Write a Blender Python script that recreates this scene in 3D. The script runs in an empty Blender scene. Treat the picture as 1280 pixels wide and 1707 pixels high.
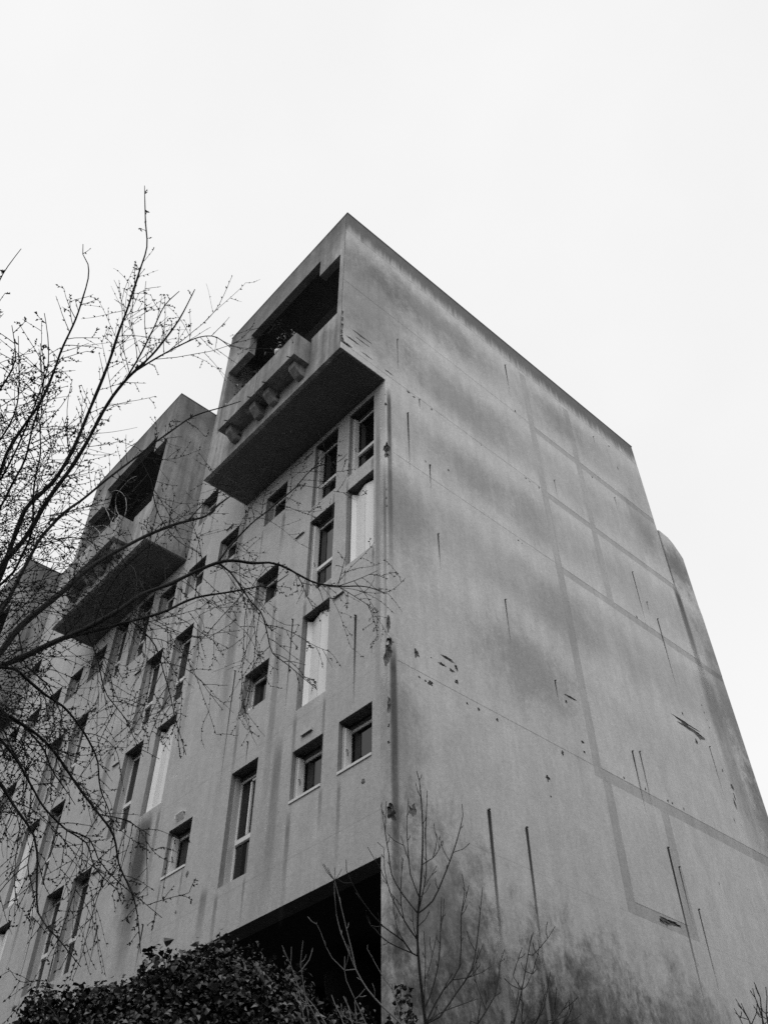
import bpy, bmesh, math, random
from mathutils import Vector, Matrix, noise
R = random.Random(7)
scene = bpy.context.scene
COL = scene.collection

# ---------------------------------------------------------------- camera
cam_data = bpy.data.cameras.new('camera')
cam = bpy.data.objects.new('camera', cam_data)
COL.objects.link(cam)
AX = [[0.667534, 0.744563, -0.004985], [0.533284, -0.473419, 0.701058], [-0.519621, 0.470639, 0.713087]]        # right, up, forward
rt, up, fw = (Vector(a) for a in AX)
cam.matrix_world = Matrix(((rt.x, up.x, -fw.x, (8.8595, -8.0938, 1.6)[0]), (rt.y, up.y, -fw.y, (8.8595, -8.0938, 1.6)[1]), (rt.z, up.z, -fw.z, (8.8595, -8.0938, 1.6)[2]), (0, 0, 0, 1)))
cam_data.sensor_fit = 'VERTICAL'
cam_data.sensor_height = 24.0
cam_data.sensor_width = 18.0
cam_data.lens = 21.108
cam_data.clip_start = 0.05
cam_data.clip_end = 2000
scene.camera = cam

# ---------------------------------------------------------------- overcast sky, weak soft sun
ELEV, AZIM = math.radians(52), math.radians(118)     # azimuth of the sun, measured from +X towards +Y is -AZIM below
world = bpy.data.worlds.new('World')
scene.world = world
world.use_nodes = True
nt = world.node_tree
bg = nt.nodes['Background']
sky = nt.nodes.new('ShaderNodeTexSky')
sky.sky_type = 'NISHITA'
sky.sun_disc = False
sky.sun_elevation = ELEV
sky.sun_rotation = math.radians(150)
sky.dust_density = 6.0
bw = nt.nodes.new('ShaderNodeRGBToBW')
nt.links.new(sky.outputs[0], bw.inputs[0])
mx = nt.nodes.new('ShaderNodeMix'); mx.data_type = 'RGBA'
mx.inputs[0].default_value = 0.97                     # a closed cloud layer hides nearly all of the clear sky
nt.links.new(bw.outputs[0], mx.inputs[6])
mx.inputs[7].default_value = (9.6, 9.6, 9.6, 1)
cn = nt.nodes.new('ShaderNodeTexNoise'); cn.inputs['Scale'].default_value = 1.3; cn.inputs['Detail'].default_value = 5
tc = nt.nodes.new('ShaderNodeTexCoord'); nt.links.new(tc.outputs['Generated'], cn.inputs['Vector'])
mr = nt.nodes.new('ShaderNodeMapRange'); nt.links.new(cn.outputs[0], mr.inputs[0])
mr.inputs[1].default_value = .3; mr.inputs[2].default_value = .7; mr.inputs[3].default_value = .93; mr.inputs[4].default_value = 1.05
ml = nt.nodes.new('ShaderNodeVectorMath'); ml.operation = 'MULTIPLY'
nt.links.new(mx.outputs[2], ml.inputs[0]); nt.links.new(mr.outputs[0], ml.inputs[1])
nt.links.new(ml.outputs[0], bg.inputs[0])
bg.inputs[1].default_value = 0.1
sun_d = bpy.data.lights.new('sun', 'SUN')
sun_d.energy = 1.1
sun_d.angle = math.radians(40)
sun_d.color = (1, 1, 1)
sun = bpy.data.objects.new('sun', sun_d)
COL.objects.link(sun)
sun.rotation_euler = Vector((-0.35, 0.55, -1.0)).to_track_quat('-Z', 'Y').to_euler()
scene.cycles.use_denoising = False      # leave the fine grain of the film
scene.view_settings.view_transform = 'Standard'
scene.view_settings.look = 'None'
scene.view_settings.exposure = 0.0
scene.view_settings.gamma = 1.0
scene.view_settings.use_curve_mapping = False

# ---------------------------------------------------------------- node helpers
class NT:
    def __init__(s, name):
        s.m = bpy.data.materials.new(name); s.m.use_nodes = True
        s.t = s.m.node_tree; s.b = s.t.nodes['Principled BSDF']
    def n(s, typ, **kw):
        x = s.t.nodes.new('ShaderNode' + typ)
        for k, v in kw.items(): setattr(x, k, v)
        return x
    def link(s, a, b): s.t.links.new(a, b)
    def put(s, sock, v):
        if isinstance(v, (int, float)): sock.default_value = v
        elif isinstance(v, (tuple, list)): sock.default_value = v
        else: s.link(v, sock)
    def math(s, op, a, b=0.0, c=0.0, clamp=False):
        x = s.n('Math', operation=op, use_clamp=clamp)
        s.put(x.inputs[0], a); s.put(x.inputs[1], b); s.put(x.inputs[2], c)
        return x.outputs[0]
    def step(s, v, lo, hi):
        x = s.n('MapRange', interpolation_type='SMOOTHSTEP')
        s.put(x.inputs[0], v); x.inputs[1].default_value = lo; x.inputs[2].default_value = hi
        x.inputs[3].default_value = 0; x.inputs[4].default_value = 1
        return x.outputs[0]
    def noise(s, vec, scale, detail=4, rough=.55, dist=0.0):
        x = s.n('TexNoise'); s.put(x.inputs['Vector'], vec)
        x.inputs['Scale'].default_value = scale; x.inputs['Detail'].default_value = detail
        x.inputs['Roughness'].default_value = rough; x.inputs['Distortion'].default_value = dist
        return x.outputs[0]
    def scaled(s, vec, sc):
        x = s.n('VectorMath', operation='MULTIPLY'); s.put(x.inputs[0], vec); x.inputs[1].default_value = sc
        return x.outputs[0]
    def pos(s): return s.n('NewGeometry').outputs['Position']
    def grey(s, v):
        x = s.n('CombineColor'); [s.put(x.inputs[i], v) for i in range(3)]
        s.link(x.outputs[0], s.b.inputs['Base Color'])
    def bump(s, h, dist, strength=1.0):
        x = s.n('Bump'); s.link(h, x.inputs['Height']); x.inputs['Distance'].default_value = dist; x.inputs['Strength'].default_value = strength
        s.link(x.outputs[0], s.b.inputs['Normal'])

def plain(name, v, rough=.6, var=.15, scale=6.0, bump=0.0, metallic=0.0):
    k = NT(name); p = k.pos()
    n = k.noise(p, scale, 5)
    k.grey(k.math('MULTIPLY', v, k.math('MULTIPLY_ADD', n, 2 * var, 1 - var)))
    k.b.inputs['Roughness'].default_value = rough; k.b.inputs['Metallic'].default_value = metallic
    if bump: k.bump(k.noise(p, scale * 12, 3), bump)
    return k.m

def concrete(name, v, streak=.25, blotch=.25, patches=(), parapet=None, seams=(), parapet_amt=.6, parapet_drip=1.3, seam_amt=.12, mottle=.30, ghost=()):
    """Weathered concrete. patches: ((x,y,z),(rx,ry,rz),amount) dark clouds with ragged edges, mould and broader darkening."""
    k = NT(name); p = k.pos()
    sep = k.n('SeparateXYZ'); k.link(p, sep.inputs[0]); z = sep.outputs[2]
    big = k.noise(p, .55, 5, .6, .4)
    st = k.noise(k.scaled(p, (3.2, 3.2, .16)), 1.0, 5, .6)
    st2 = k.noise(k.scaled(p, (11, 11, .5)), 1.0, 3, .6)
    fine = k.noise(p, 14, 7, .75)
    grain = k.noise(p, 160, 2, .8)
    f = k.math('MULTIPLY_ADD', k.math('SUBTRACT', big, .5), 2 * blotch, 1.0)
    f = k.math('MULTIPLY', f, k.math('MULTIPLY_ADD', k.math('SUBTRACT', st, .5), 2 * streak, 1.0))
    f = k.math('MULTIPLY', f, k.math('MULTIPLY_ADD', k.math('SUBTRACT', st2, .5), .8 * streak, 1.0))
    f = k.math('MULTIPLY', f, k.math('MULTIPLY_ADD', k.math('SUBTRACT', fine, .5), .75, 1.0))
    f = k.math('MULTIPLY', f, k.math('MULTIPLY_ADD', k.math('SUBTRACT', grain, .5), .8, 1.0))
    mid = k.noise(k.scaled(p, (1, 1, .6)), 3.4, 9, .74, .2)
    f = k.math('MULTIPLY', f, k.math('MULTIPLY_ADD', k.math('SUBTRACT', mid, .5), 2 * mottle, 1.0))
    wet = k.math('ADD', k.math('MULTIPLY', k.noise(k.scaled(p, (1, 1, .75)), 1.9, 9, .76, .15), .72), k.math('MULTIPLY', k.noise(p, 11, 5, .8), .28))
    for (c, r, a, *amp) in patches:
        d = k.n('VectorMath', operation='SUBTRACT'); k.link(p, d.inputs[0]); d.inputs[1].default_value = c
        l = k.n('VectorMath', operation='LENGTH'); k.link(k.scaled(d.outputs[0], tuple(1 / q for q in r)), l.inputs[0])
        m = k.math('SUBTRACT', 1.0, l.outputs['Value'])
        m = k.step(k.math('ADD', m, k.math('MULTIPLY', k.math('SUBTRACT', wet, .51), amp[0] if amp else 2.6)), .0, .85)
        f = k.math('MULTIPLY', f, k.math('SUBTRACT', 1.0, k.math('MULTIPLY', m, a)))
    if parapet:
        m = k.step(k.math('ADD', z, k.math('MULTIPLY', k.math('ADD', k.math('SUBTRACT', st2, .5), k.math('MULTIPLY', k.math('SUBTRACT', st, .5), .8)), parapet_drip)), parapet[0], parapet[1])
        f = k.math('MULTIPLY', f, k.math('SUBTRACT', 1.0, k.math('MULTIPLY', m, parapet_amt)))
    if ghost:                                             # cleaner concrete along the slab edges, soot between them
        gz = None; zn = k.math('ADD', z, k.math('MULTIPLY', k.math('SUBTRACT', k.noise(p, .8, 6, .7), .5), .9))
        for q in ghost:
            d = k.math('ABSOLUTE', k.math('SUBTRACT', zn, q)); gz = d if gz is None else k.math('MINIMUM', gz, d)
        m = k.math('MULTIPLY', k.step(gz, .12, 1.0), k.math('MULTIPLY_ADD', k.step(z, 11.0, 14.0), .85, .15))
        f = k.math('MULTIPLY', f, k.math('SUBTRACT', 1.05, k.math('MULTIPLY', m, .19)))
    for s in seams:
        m = k.math('SUBTRACT', 1.0, k.step(k.math('ABSOLUTE', k.math('SUBTRACT', z, s)), .004, .018))
        f = k.math('MULTIPLY', f, k.math('SUBTRACT', 1.0, k.math('MULTIPLY', m, seam_amt)))
    k.grey(k.math('MULTIPLY', f, v))
    k.b.inputs['Roughness'].default_value = .88
    k.b.inputs['Specular IOR Level'].default_value = .25
    k.bump(k.math('ADD', k.math('MULTIPLY', fine, .7), k.math('MULTIPLY', big, .5)), .006)
    return k.m

MOULD_AND_TONE = [((0, .9, 6.4), (1, 1.7, 2.3), .55), ((0, 3.9, 5.6), (1, 2.2, 1.9), .62), ((0, 3.3, 5.2), (1, 1.6, 1.3), .4), ((0, 6.6, 5.6), (1, 2.2, 1.9), .55),  # ragged mould spots plus broad smooth darkening at the foot and upper front corner
         ((0, 2.0, 4.6), (1, 3.2, 2.2), .50), ((0, 4.5, 3.0), (1, 11, 5.0), .52, 1.2), ((0, 2.6, 4.7), (1, 5.5, 3.0), .50, 1.8), ((0, 3.7, 12.0), (1, 2.1, 1.4), .34), ((0, .3, 13.9), (1, 1.5, 2.0), .30, 1.8),
         ((0, .2, 9.0), (1, .8, 2.6), .35), ((0, 4.6, 16.6), (1, 1.0, 1.3), .20), ((0, 2.6, 19.3), (1, 2.8, 1.4), .24), ((0, -.6, 21.0), (1, 2.4, 3.6), .42, 1.6),
         ((0, 1.5, 22.3), (1, 3.4, 1.2), .34), ((0, 7.0, 22.2), (1, 1.8, 1.1), .28), ((0, 10.2, 20.2), (1, 1.2, 1.8), .32), ((0, 2.6, 16.8), (1, 2.2, 1.0), .24), ((0, 5.2, 14.0), (1, 1.8, 1.5), .2),
         ((0, 11.6, 19.3), (1, 1.0, 1.4), .55), ((0, 11.9, 15.0), (1, .9, 3.8), .45), ((0, 12.0, 11.0), (1, 1.1, 3.4), .5)]
M = {}
M['facade'] = concrete('facade_render', .485, .16, .14, parapet=(23.2, 24.4), seams=(7.85, 10.38, 13.0, 15.6), parapet_amt=.5,
                       patches=[((-7.55, 0, 9.4), (.75, 1, 1.7), .5), ((-3.0, 0, 8.0), (.9, 1, 1.3), .15), ((-10.4, 0, 17.0), (2.6, 1, 1.0), .12)])
M['wall'] = concrete('end_wall_concrete', .565, .16, .16, patches=MOULD_AND_TONE, parapet=(23.22, 23.85), parapet_amt=.68, parapet_drip=.8, ghost=(10.3, 13.0, 15.55, 18.1, 20.7, 23.3))
M['band'] = concrete('end_wall_band_concrete', .445, .2, .2, patches=MOULD_AND_TONE[-9:], parapet=(23.1, 24.35))
M['strip'] = concrete('end_wall_joint_concrete', .585, .16, .16, patches=MOULD_AND_TONE, parapet=(23.3, 24.35), parapet_amt=.3)
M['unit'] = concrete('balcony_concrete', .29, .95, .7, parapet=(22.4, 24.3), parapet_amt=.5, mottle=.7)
M['dark'] = concrete('soffit_shade_concrete', .125, .2, .3)  # dark tone puts the shade of soffits and ceilings into the colour
M['reveal'] = concrete('shaded_reveal', .26, .2, .2)  # darker than the facade: shade inside the openings put into the colour
M['spall'] = plain('broken_concrete', .26, .95, .9, 26, .03)
M['shade'] = plain('passage_shade', .02, .9, .2, 2)  # near-black colour stands in for the deep shade of the passage
M['neighbour'] = plain('neighbour_render', .16, .9, .2, 2)
M['frame'] = plain('painted_frame', .8, .5, .08, 8)
M['jamb'] = plain('painted_jamb', .50, .6, .12, 5)
M['shutter'] = plain('shutter_paint', .80, .5, .07, 4)
M['roller'] = plain('roller_box_grey', .06, .6, .2, 5)
M['metal'] = plain('dark_metal', .04, .5, .3, 20)
M['sill'] = plain('pale_sill', .7, .45, .1, 9)
M['bracket'] = concrete('stained_bracket', .25, .9, 1.3, mottle=1.2)
M['soil'] = plain('planter_soil', .04, .95, .4, 20, .02)
M['leaf'] = plain('ivy_leaf', .028, .24, .85, 18)
M['vine'] = plain('pale_bark', .32, .8, .3, 30)
M['bark'] = plain('dark_bark', .022, .85, .4, 40, .004)
M['shoot'] = plain('shoot_bark', .018, .7, .4, 40)
M['pale_shoot'] = plain('pale_shoot_bark', .17, .6, .35, 40)
M['ground'] = plain('asphalt', .04, .9, .3, 3, .01)
M['glassware'] = plain('bottle_glass', .55, .12, .1, 20)
k = NT('window_glass'); k.grey(.006); k.b.inputs['Roughness'].default_value = .03; k.b.inputs['IOR'].default_value = 1.5
k.bump(k.noise(k.pos(), 1.1, 2), .004); M['pane'] = k.m

def stain_mat(name, dens, power, v=.012, soft_top=0):
    k = NT(name)
    uv = k.n('UVMap').outputs[0]
    sep = k.n('SeparateXYZ'); k.link(uv, sep.inputs[0])
    u, t = sep.outputs[0], sep.outputs[1]
    side = k.math('SUBTRACT', 1.0, k.step(k.math('ABSOLUTE', k.math('SUBTRACT', u, .5)), .15, .5))
    n = k.noise(k.scaled(k.pos(), (9, 9, 2)), 1.0, 4, .65)
    a = k.math('MULTIPLY', k.math('POWER', k.math('SUBTRACT', 1.0, t, clamp=True), power), side)
    if soft_top: a = k.math('MULTIPLY', a, k.step(t, 0.0, soft_top))
    a = k.math('MULTIPLY', a, k.math('MULTIPLY', k.math('MULTIPLY_ADD', n, 1.0, .5), dens), clamp=True)
    k.grey(v); k.b.inputs['Roughness'].default_value = .9
    k.link(a, k.b.inputs['Alpha'])
    return k.m
M['streak'] = stain_mat('black_rust_streak', 1.0, 1.0)
M['pale'] = stain_mat('pale_lime_run', .5, .7, .50, .25)
M['soft'] = stain_mat('soft_run_off_stain', .36, .9, .06, .22)
M['fadein'] = stain_mat('broad_soot_run', .62, .7, .04, .12)

# ---------------------------------------------------------------- mesh helpers
def link(o, parent=None, kind=None, label=None, cat=None, group=None):
    COL.objects.link(o)
    if parent: o.parent = parent
    if kind: o['kind'] = kind
    if label: o['label'] = label
    if cat: o['category'] = cat
    if group: o['group'] = group
    return o

def thing(name, label, cat, loc=(0, 0, 0), group=None):
    o = bpy.data.objects.new(name, None); o.location = loc; o.empty_display_size = .2
    return link(o, None, None, label, cat, group)

class MB:
    def __init__(s): s.v, s.f, s.mi = [], [], []
    def add(s, vs, fs, mi=0):
        b = len(s.v); s.v += [tuple(q) for q in vs]; s.f += [tuple(b + i for i in f) for f in fs]; s.mi += [mi] * len(fs)
    def box(s, x0, x1, y0, y1, z0, z1, mi=0):
        v = [(x, y, z) for x in (x0, x1) for y in (y0, y1) for z in (z0, z1)]
        s.add(v, [(0, 1, 3, 2), (4, 6, 7, 5), (0, 4, 5, 1), (2, 3, 7, 6), (0, 2, 6, 4), (1, 5, 7, 3)], mi); return s
    def obox(s, c, sx, sy, sz, rz, mi=0):
        """box turned about z; c is its bottom centre"""
        co, si = math.cos(rz), math.sin(rz); v = []
        for x in (-sx / 2, sx / 2):
            for y in (-sy / 2, sy / 2):
                for z in (0, sz): v.append((c[0] + x * co - y * si, c[1] + x * si + y * co, c[2] + z))
        s.add(v, [(0, 1, 3, 2), (4, 6, 7, 5), (0, 4, 5, 1), (2, 3, 7, 6), (0, 2, 6, 4), (1, 5, 7, 3)], mi); return s
    def prism(s, pts, a, b, axis=1, mi=0):
        """polygon extruded along an axis; pts are the two other coordinates in order"""
        def co(p, t):
            q = list(p); q.insert(axis, t); return q
        n = len(pts)
        s.add([co(p, a) for p in pts] + [co(p, b) for p in pts],
              [tuple(range(n)), tuple(range(2 * n - 1, n - 1, -1))] + [(i, i + n, (i + 1) % n + n, (i + 1) % n) for i in range(n)], mi); return s
    def tube(s, pts, rad, sides=4, mi=0, cap=True):
        n = len(pts); P = [Vector(p) for p in pts]
        t = (P[1] - P[0]).normalized(); u = t.orthogonal().normalized(); rings = []
        for i in range(n):
            t2 = (P[min(i + 1, n - 1)] - P[max(i - 1, 0)])
            if t2.length > 1e-9:
                t2.normalize(); u = (u - t2 * u.dot(t2))
                u = u.normalized() if u.length > 1e-6 else t2.orthogonal().normalized(); t = t2
            w = t.cross(u); r = rad[i] if isinstance(rad, (list, tuple)) else rad
            for k in range(sides):
                a = 2 * math.pi * k / sides; rings.append(P[i] + (u * math.cos(a) + w * math.sin(a)) * r)
        fs = [(i * sides + k, i * sides + (k + 1) % sides, (i + 1) * sides + (k + 1) % sides, (i + 1) * sides + k) for i in range(n - 1) for k in range(sides)]
        if cap: fs.append(tuple((n - 1) * sides + k for k in range(sides))); fs.append(tuple(reversed(range(sides))))
        s.add(rings, fs, mi); return s
    def lathe(s, prof, c, n=16, mi=0):
        vs = [(c[0] + r * math.cos(2 * math.pi * k / n), c[1] + r * math.sin(2 * math.pi * k / n), c[2] + z) for r, z in prof for k in range(n)]
        m = len(prof)
        fs = [(i * n + k, i * n + (k + 1) % n, (i + 1) * n + (k + 1) % n, (i + 1) * n + k) for i in range(m - 1) for k in range(n)]
        fs += [tuple(reversed(range(n))), tuple((m - 1) * n + k for k in range(n))]
        s.add(vs, fs, mi); return s
    def build(s, name, mat, parent=None, smooth=False, bevel=0, **kw):
        me = bpy.data.meshes.new(name); me.from_pydata(s.v, [], s.f)
        for q in (mat if isinstance(mat, (list, tuple)) else [mat]): me.materials.append(q)
        me.polygons.foreach_set('material_index', s.mi)
        if smooth: me.polygons.foreach_set('use_smooth', [True] * len(s.f))
        me.validate(); me.update()
        bm = bmesh.new(); bm.from_mesh(me)
        if len(bm.faces) < 20000: bmesh.ops.recalc_face_normals(bm, faces=bm.faces)
        if bevel: bmesh.ops.bevel(bm, geom=list(bm.edges), offset=bevel, segments=2, affect='EDGES', profile=.6)
        bm.to_mesh(me); bm.free()
        return link(bpy.data.objects.new(name, me), parent, **kw)

def rock(mb, c, rad, seed, rough=.35, sub=2, mi=0):
    bm = bmesh.new(); bmesh.ops.create_icosphere(bm, subdivisions=sub, radius=1)
    vs = []
    for v in bm.verts:
        k_ = 1 + rough * (noise.noise(v.co * 1.7 + Vector((seed * 7.3, seed, 0))) + .5 * noise.noise(v.co * 4.1 + Vector((seed, 3, seed))))
        vs.append((c[0] + v.co.x * rad[0] * k_, c[1] + v.co.y * rad[1] * k_, c[2] + v.co.z * rad[2] * k_))
    fs = [tuple(v.index for v in f.verts) for f in bm.faces]; bm.free()
    mb.add(vs, fs, mi)

def carve(o, hits):
    """knock broken pits out of a concrete piece, one after the other"""
    for i, (c, rad) in enumerate(hits):
        cut = MB(); rock(cut, c, rad, i * 1.37 + c[2], .75, 3)
        co = cut.build('cutter', M['spall'])
        md = o.modifiers.new('carve', 'BOOLEAN'); md.operation = 'DIFFERENCE'; md.object = co; md.solver = 'EXACT'; md.material_mode = 'INDEX'
        for p in co.data.polygons: p.material_index = 1
        co.data.materials.clear(); co.data.materials.append(None); co.data.materials.append(M['spall'])
        for p in co.data.polygons: p.material_index = 1
        dg = bpy.context.evaluated_depsgraph_get()
        me = bpy.data.meshes.new_from_object(o.evaluated_get(dg))
        o.modifiers.clear()
        if len(me.polygons) > 5:
            me.name = o.data.name; o.data = me
        bpy.data.objects.remove(co)

# ---------------------------------------------------------------- ground
g = MB(); g.add([(-400, -400, 0), (400, -400, 0), (400, 400, 0), (-400, 400, 0)], [(0, 1, 2, 3)])
g.build('ground', M['ground'], kind='structure')

# ---------------------------------------------------------------- unseen courtyard blocks, added to darken the lower walls and reflect in panes
def unseen_courtyard_block(name, label, org, rz, length, height, depth):
    t = thing(name, label, 'building', org); t.rotation_euler.z = rz
    b = MB(); p = MB(); n = int(length / 3.2); fl = int(height / 2.9)
    b.box(0, length, .25, depth, 0, height)
    xs_ = [0]; 
    for i in range(n): xs_ += [i * 3.2 + .9, i * 3.2 + 2.3]
    xs_ += [length]
    for i in range(0, len(xs_), 2): b.box(xs_[i], xs_[i + 1], 0, .248, 0, height)
    for i in range(n):
        x0 = i * 3.2 + .9; z = 0
        for k_ in range(fl):
            b.box(x0, x0 + 1.4, .002, .248, z, k_ * 2.9 + 1.0); z = k_ * 2.9 + 2.3
            p.box(x0 + .03, x0 + 1.37, .16, .18, k_ * 2.9 + 1.02, k_ * 2.9 + 2.28)
        b.box(x0, x0 + 1.4, .002, .248, z, height)
    b.build('wall', M['neighbour'], t); o = p.build('panes', M['pane'], t); o['kind'] = 'stuff'
unseen_courtyard_block('unseen_courtyard_block', 'dark plain block across the courtyard, out of view, added to shade the lower facade and mirror in window panes', (22, -21, 0), math.pi, 70, 17.5, 10)
unseen_courtyard_block('unseen_courtyard_block', 'dark plain block facing the blank end wall, out of view, added to darken its foot', (31, -16, 0), -math.pi / 2 + math.pi, 60, 14.5, 10)

# ---------------------------------------------------------------- the apartment building
TOP, SOFF, PASS = 24.27, 18.05, 7.15
XL = -36.0
bld = thing('apartment_building', 'raw concrete apartment block with jutting balcony boxes along its roof', 'building')

# windows: x of the left edge, width, top and height of every opening in the facade, with its kind
WIN = []
def W(x0, ztop, kind, w=.83):
    h = {'t': 2.14, 's': .97}[kind[0]]
    if ztop > 17.8 and kind[0] == 't': h = 2.08
    WIN.append((x0, x0 + w, ztop - h, ztop, kind))
W(-1.21, 17.86, 'tf'); W(-1.21, 15.36, 'tc'); W(-1.22, 9.78, 'sf')
W(-2.45, 17.86, 'tf'); W(-2.45, 15.35, 'tf'); W(-2.46, 12.74, 'tc'); W(-2.46, 9.77, 'sf')
W(-4.32, 17.54, 'sj'); W(-4.32, 14.92, 'sj'); W(-4.32, 12.34, 'sj'); W(-4.34, 10.15, 'to')
W(-6.29, 17.50, 'sj'); W(-7.74, 17.50, 'sj'); W(-7.73, 20.06, 'sj'); W(-7.75, 15.28, 'tj'); W(-7.75, 12.73, 'tc'); W(-6.37, 9.77, 'sf')
W(-9.12, 15.30, 'tj'); W(-9.14, 12.70, 'tj'); W(-9.12, 17.50, 'sj')
W(-10.35, 17.86, 'tj'); W(-11.61, 17.86, 'tj'); W(-12.78, 17.50, 'sj')
W(-10.35, 10.13, 'tj'); W(-11.60, 10.14, 'tj')
W(-12.81, 15.27, 'tj'); W(-12.83, 12.70, 'tj'); W(-14.15, 15.22, 'tj'); W(-14.16, 12.70, 'tc'); W(-14.12, 17.45, 'sj')
W(-15.42, 17.40, 'sj'); W(-16.76, 17.36, 'sj'); W(-16.80, 14.85, 'sj'); W(-14.18, 10.12, 'tc'); W(-16.80, 12.34, 'sj'); W(-16.80, 10.12, 'to')
W(-18.16, 17.36, 'sj'); W(-18.12, 19.95, 'sj'); W(-18.2, 15.3, 'tj'); W(-18.2, 12.7, 'tj'); W(-19.6, 15.3, 'tj'); W(-19.6, 12.7, 'tc'); W(-19.0, 9.77, 'sf')
UNITS = [(0.0, -5.28), (-8.0, -13.18), (-18.2, -23.4)]            # right and left edge of each balcony box
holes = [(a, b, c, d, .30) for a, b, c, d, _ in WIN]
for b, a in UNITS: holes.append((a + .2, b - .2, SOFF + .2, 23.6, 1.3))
xs = sorted({XL, -.19} | {round(q, 4) for h in holes for q in h[:2] if XL < q < -.19})
zs = sorted({PASS, TOP} | {round(q, 4) for h in holes for q in h[2:4]})
fm = MB()
def inside(x, z): return any(h[0] < x < h[1] and h[2] < z < h[3] for h in holes)
for i in range(len(xs) - 1):
    for j in range(len(zs) - 1):
        if not inside((xs[i] + xs[i + 1]) / 2, (zs[j] + zs[j + 1]) / 2):
            fm.add([(xs[i], 0, zs[j]), (xs[i + 1], 0, zs[j]), (xs[i + 1], 0, zs[j + 1]), (xs[i], 0, zs[j + 1])], [(0, 1, 2, 3)])
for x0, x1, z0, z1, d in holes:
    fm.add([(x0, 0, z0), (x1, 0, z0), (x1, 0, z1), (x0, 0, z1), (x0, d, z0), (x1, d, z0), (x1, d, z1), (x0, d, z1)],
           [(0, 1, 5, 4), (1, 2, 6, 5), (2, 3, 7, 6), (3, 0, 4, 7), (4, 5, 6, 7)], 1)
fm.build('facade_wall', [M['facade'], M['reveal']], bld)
# dark core that closes the block behind facade, end wall and roof
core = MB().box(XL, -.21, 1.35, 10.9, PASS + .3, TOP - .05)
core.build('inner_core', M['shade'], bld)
roof = MB().box(XL, -.06, .02, 10.9, TOP - .04, TOP - .012)
roof.build('roof', M['dark'], bld)
cap = MB()
cap.box(XL, -.02, -.012, .05, TOP, TOP + .03)
cap.box(-.06, .012, .05, 10.97, TOP, TOP + .03)
cap.build('parapet_cap', M['metal'], bld)

# passage on the ground floor
ps = MB()
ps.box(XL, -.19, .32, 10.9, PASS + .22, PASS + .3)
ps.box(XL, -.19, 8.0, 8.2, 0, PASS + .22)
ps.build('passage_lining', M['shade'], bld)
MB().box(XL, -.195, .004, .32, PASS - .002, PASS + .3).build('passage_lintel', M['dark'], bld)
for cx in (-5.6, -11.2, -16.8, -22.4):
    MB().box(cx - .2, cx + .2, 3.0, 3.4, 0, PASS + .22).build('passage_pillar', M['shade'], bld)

# ---- corner pier with broken edge
pier = MB().box(-.19, 0, 0, .2, 0, SOFF)
bmv = pier.build('corner_pier', [M['wall'], M['spall']], bld)
bm = bmesh.new(); bm.from_mesh(bmv.data)
ed = [e for e in bm.edges if all(abs(v.co.x) < 1e-4 and abs(v.co.y) < 1e-4 for v in e.verts)]
bmesh.ops.bevel(bm, geom=ed, offset=.022, segments=3, affect='EDGES', profile=.5)
bm.to_mesh(bmv.data); bm.free()
carve(bmv, [(c, tuple(q * .72 for q in r_)) for c, r_ in [((0, 0, 17.15), (.05, .06, .07)), ((0, .01, 15.70), (.13, .13, .19)), ((0, .02, 15.50), (.07, .09, .13)), ((0, 0, 14.45), (.028, .03, .05)), ((-.01, 0, 14.2), (.03, .025, .035)),
            ((0, 0, 13.98), (.026, .03, .05)), ((0, .01, 11.15), (.06, .07, .26)), ((-.01, 0, 10.52), (.13, .12, .26)), ((0, .04, 10.78), (.06, .07, .14)), ((0, 0, 9.78), (.11, .1, .17)),
            ((0, 0, 9.52), (.05, .05, .20)), ((0, 0, 9.15), (.035, .03, .05)), ((-.01, 0, 8.86), (.03, .03, .04)), ((0, .03, 7.72), (.09, .13, .17)), ((0, 0, 17.5), (.03, .02, .03))]])

# ---- end wall: base plate, floor strips, vertical bands and cast panels standing proud of them
MB().box(-.12, -.026, .2, 10.95, 0, TOP - .002).box(-.05, -.026, -1.29, .2, SOFF + .01, TOP - .002).build('end_wall_base', M['spall'], bld)
def plate(name, mat, y0, y1, z0, z1, hits=None, x=0.0, g=.0016):
    o = MB().box(-.025, x, y0 + g, y1 - g, z0 + g, z1 - g).build(name, [M[mat], M['spall']], bld)
    if hits: carve(o, [(c, (max(r_[0], .024), r_[1] * .9, r_[2])) for c, r_ in hits])
    return o
YF, YE = -1.3, 10.95
plate('parapet_panel', 'wall', YF, YE, 23.36, TOP)
plate('floor_strip', 'strip', YF, YE, 23.2, 23.36, x=-.002)
hit = lambda y, z, ry, rz: ((.004, y, z), (.022, ry, rz))
plate('wall_panel', 'wall', YF, 5.28, 20.86, 23.2, [hit(4.75, 20.92, .03, .05)])
plate('wall_panel', 'wall', 5.53, 7.22, 20.86, 23.2)
plate('wall_panel', 'wall', 7.47, YE, 20.86, 23.2, [hit(9.44, 23.12, .04, .04), hit(9.6, 22.2, .02, .12)])
plate('floor_strip', 'strip', YF, 5.28, 20.62, 20.86, x=-.003)
plate('wall_panel', 'wall', YF, 5.28, 18.25, 20.62, [((0, -1.3, 18.36), (.04, .08, .16)), ((0, -1.3, 18.62), (.04, .05, .12)), ((.0, -1.3, 18.9), (.04, .05, .14)), ((0, -1.3, 19.15), (.03, .035, .10)), ((0, -1.3, 19.4), (.03, .03, .12)), ((0, -1.12, 18.30), (.03, .14, .05)), hit(-.75, 19.02, .33, .022), hit(-.7, 18.83, .3, .02), hit(-.95, 18.62, .22, .03),
      hit(-.55, 18.42, .2, .02), ((0, -1.3, 18.2), (.06, .3, .1)), hit(.1, 18.4, .15, .02)])
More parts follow.
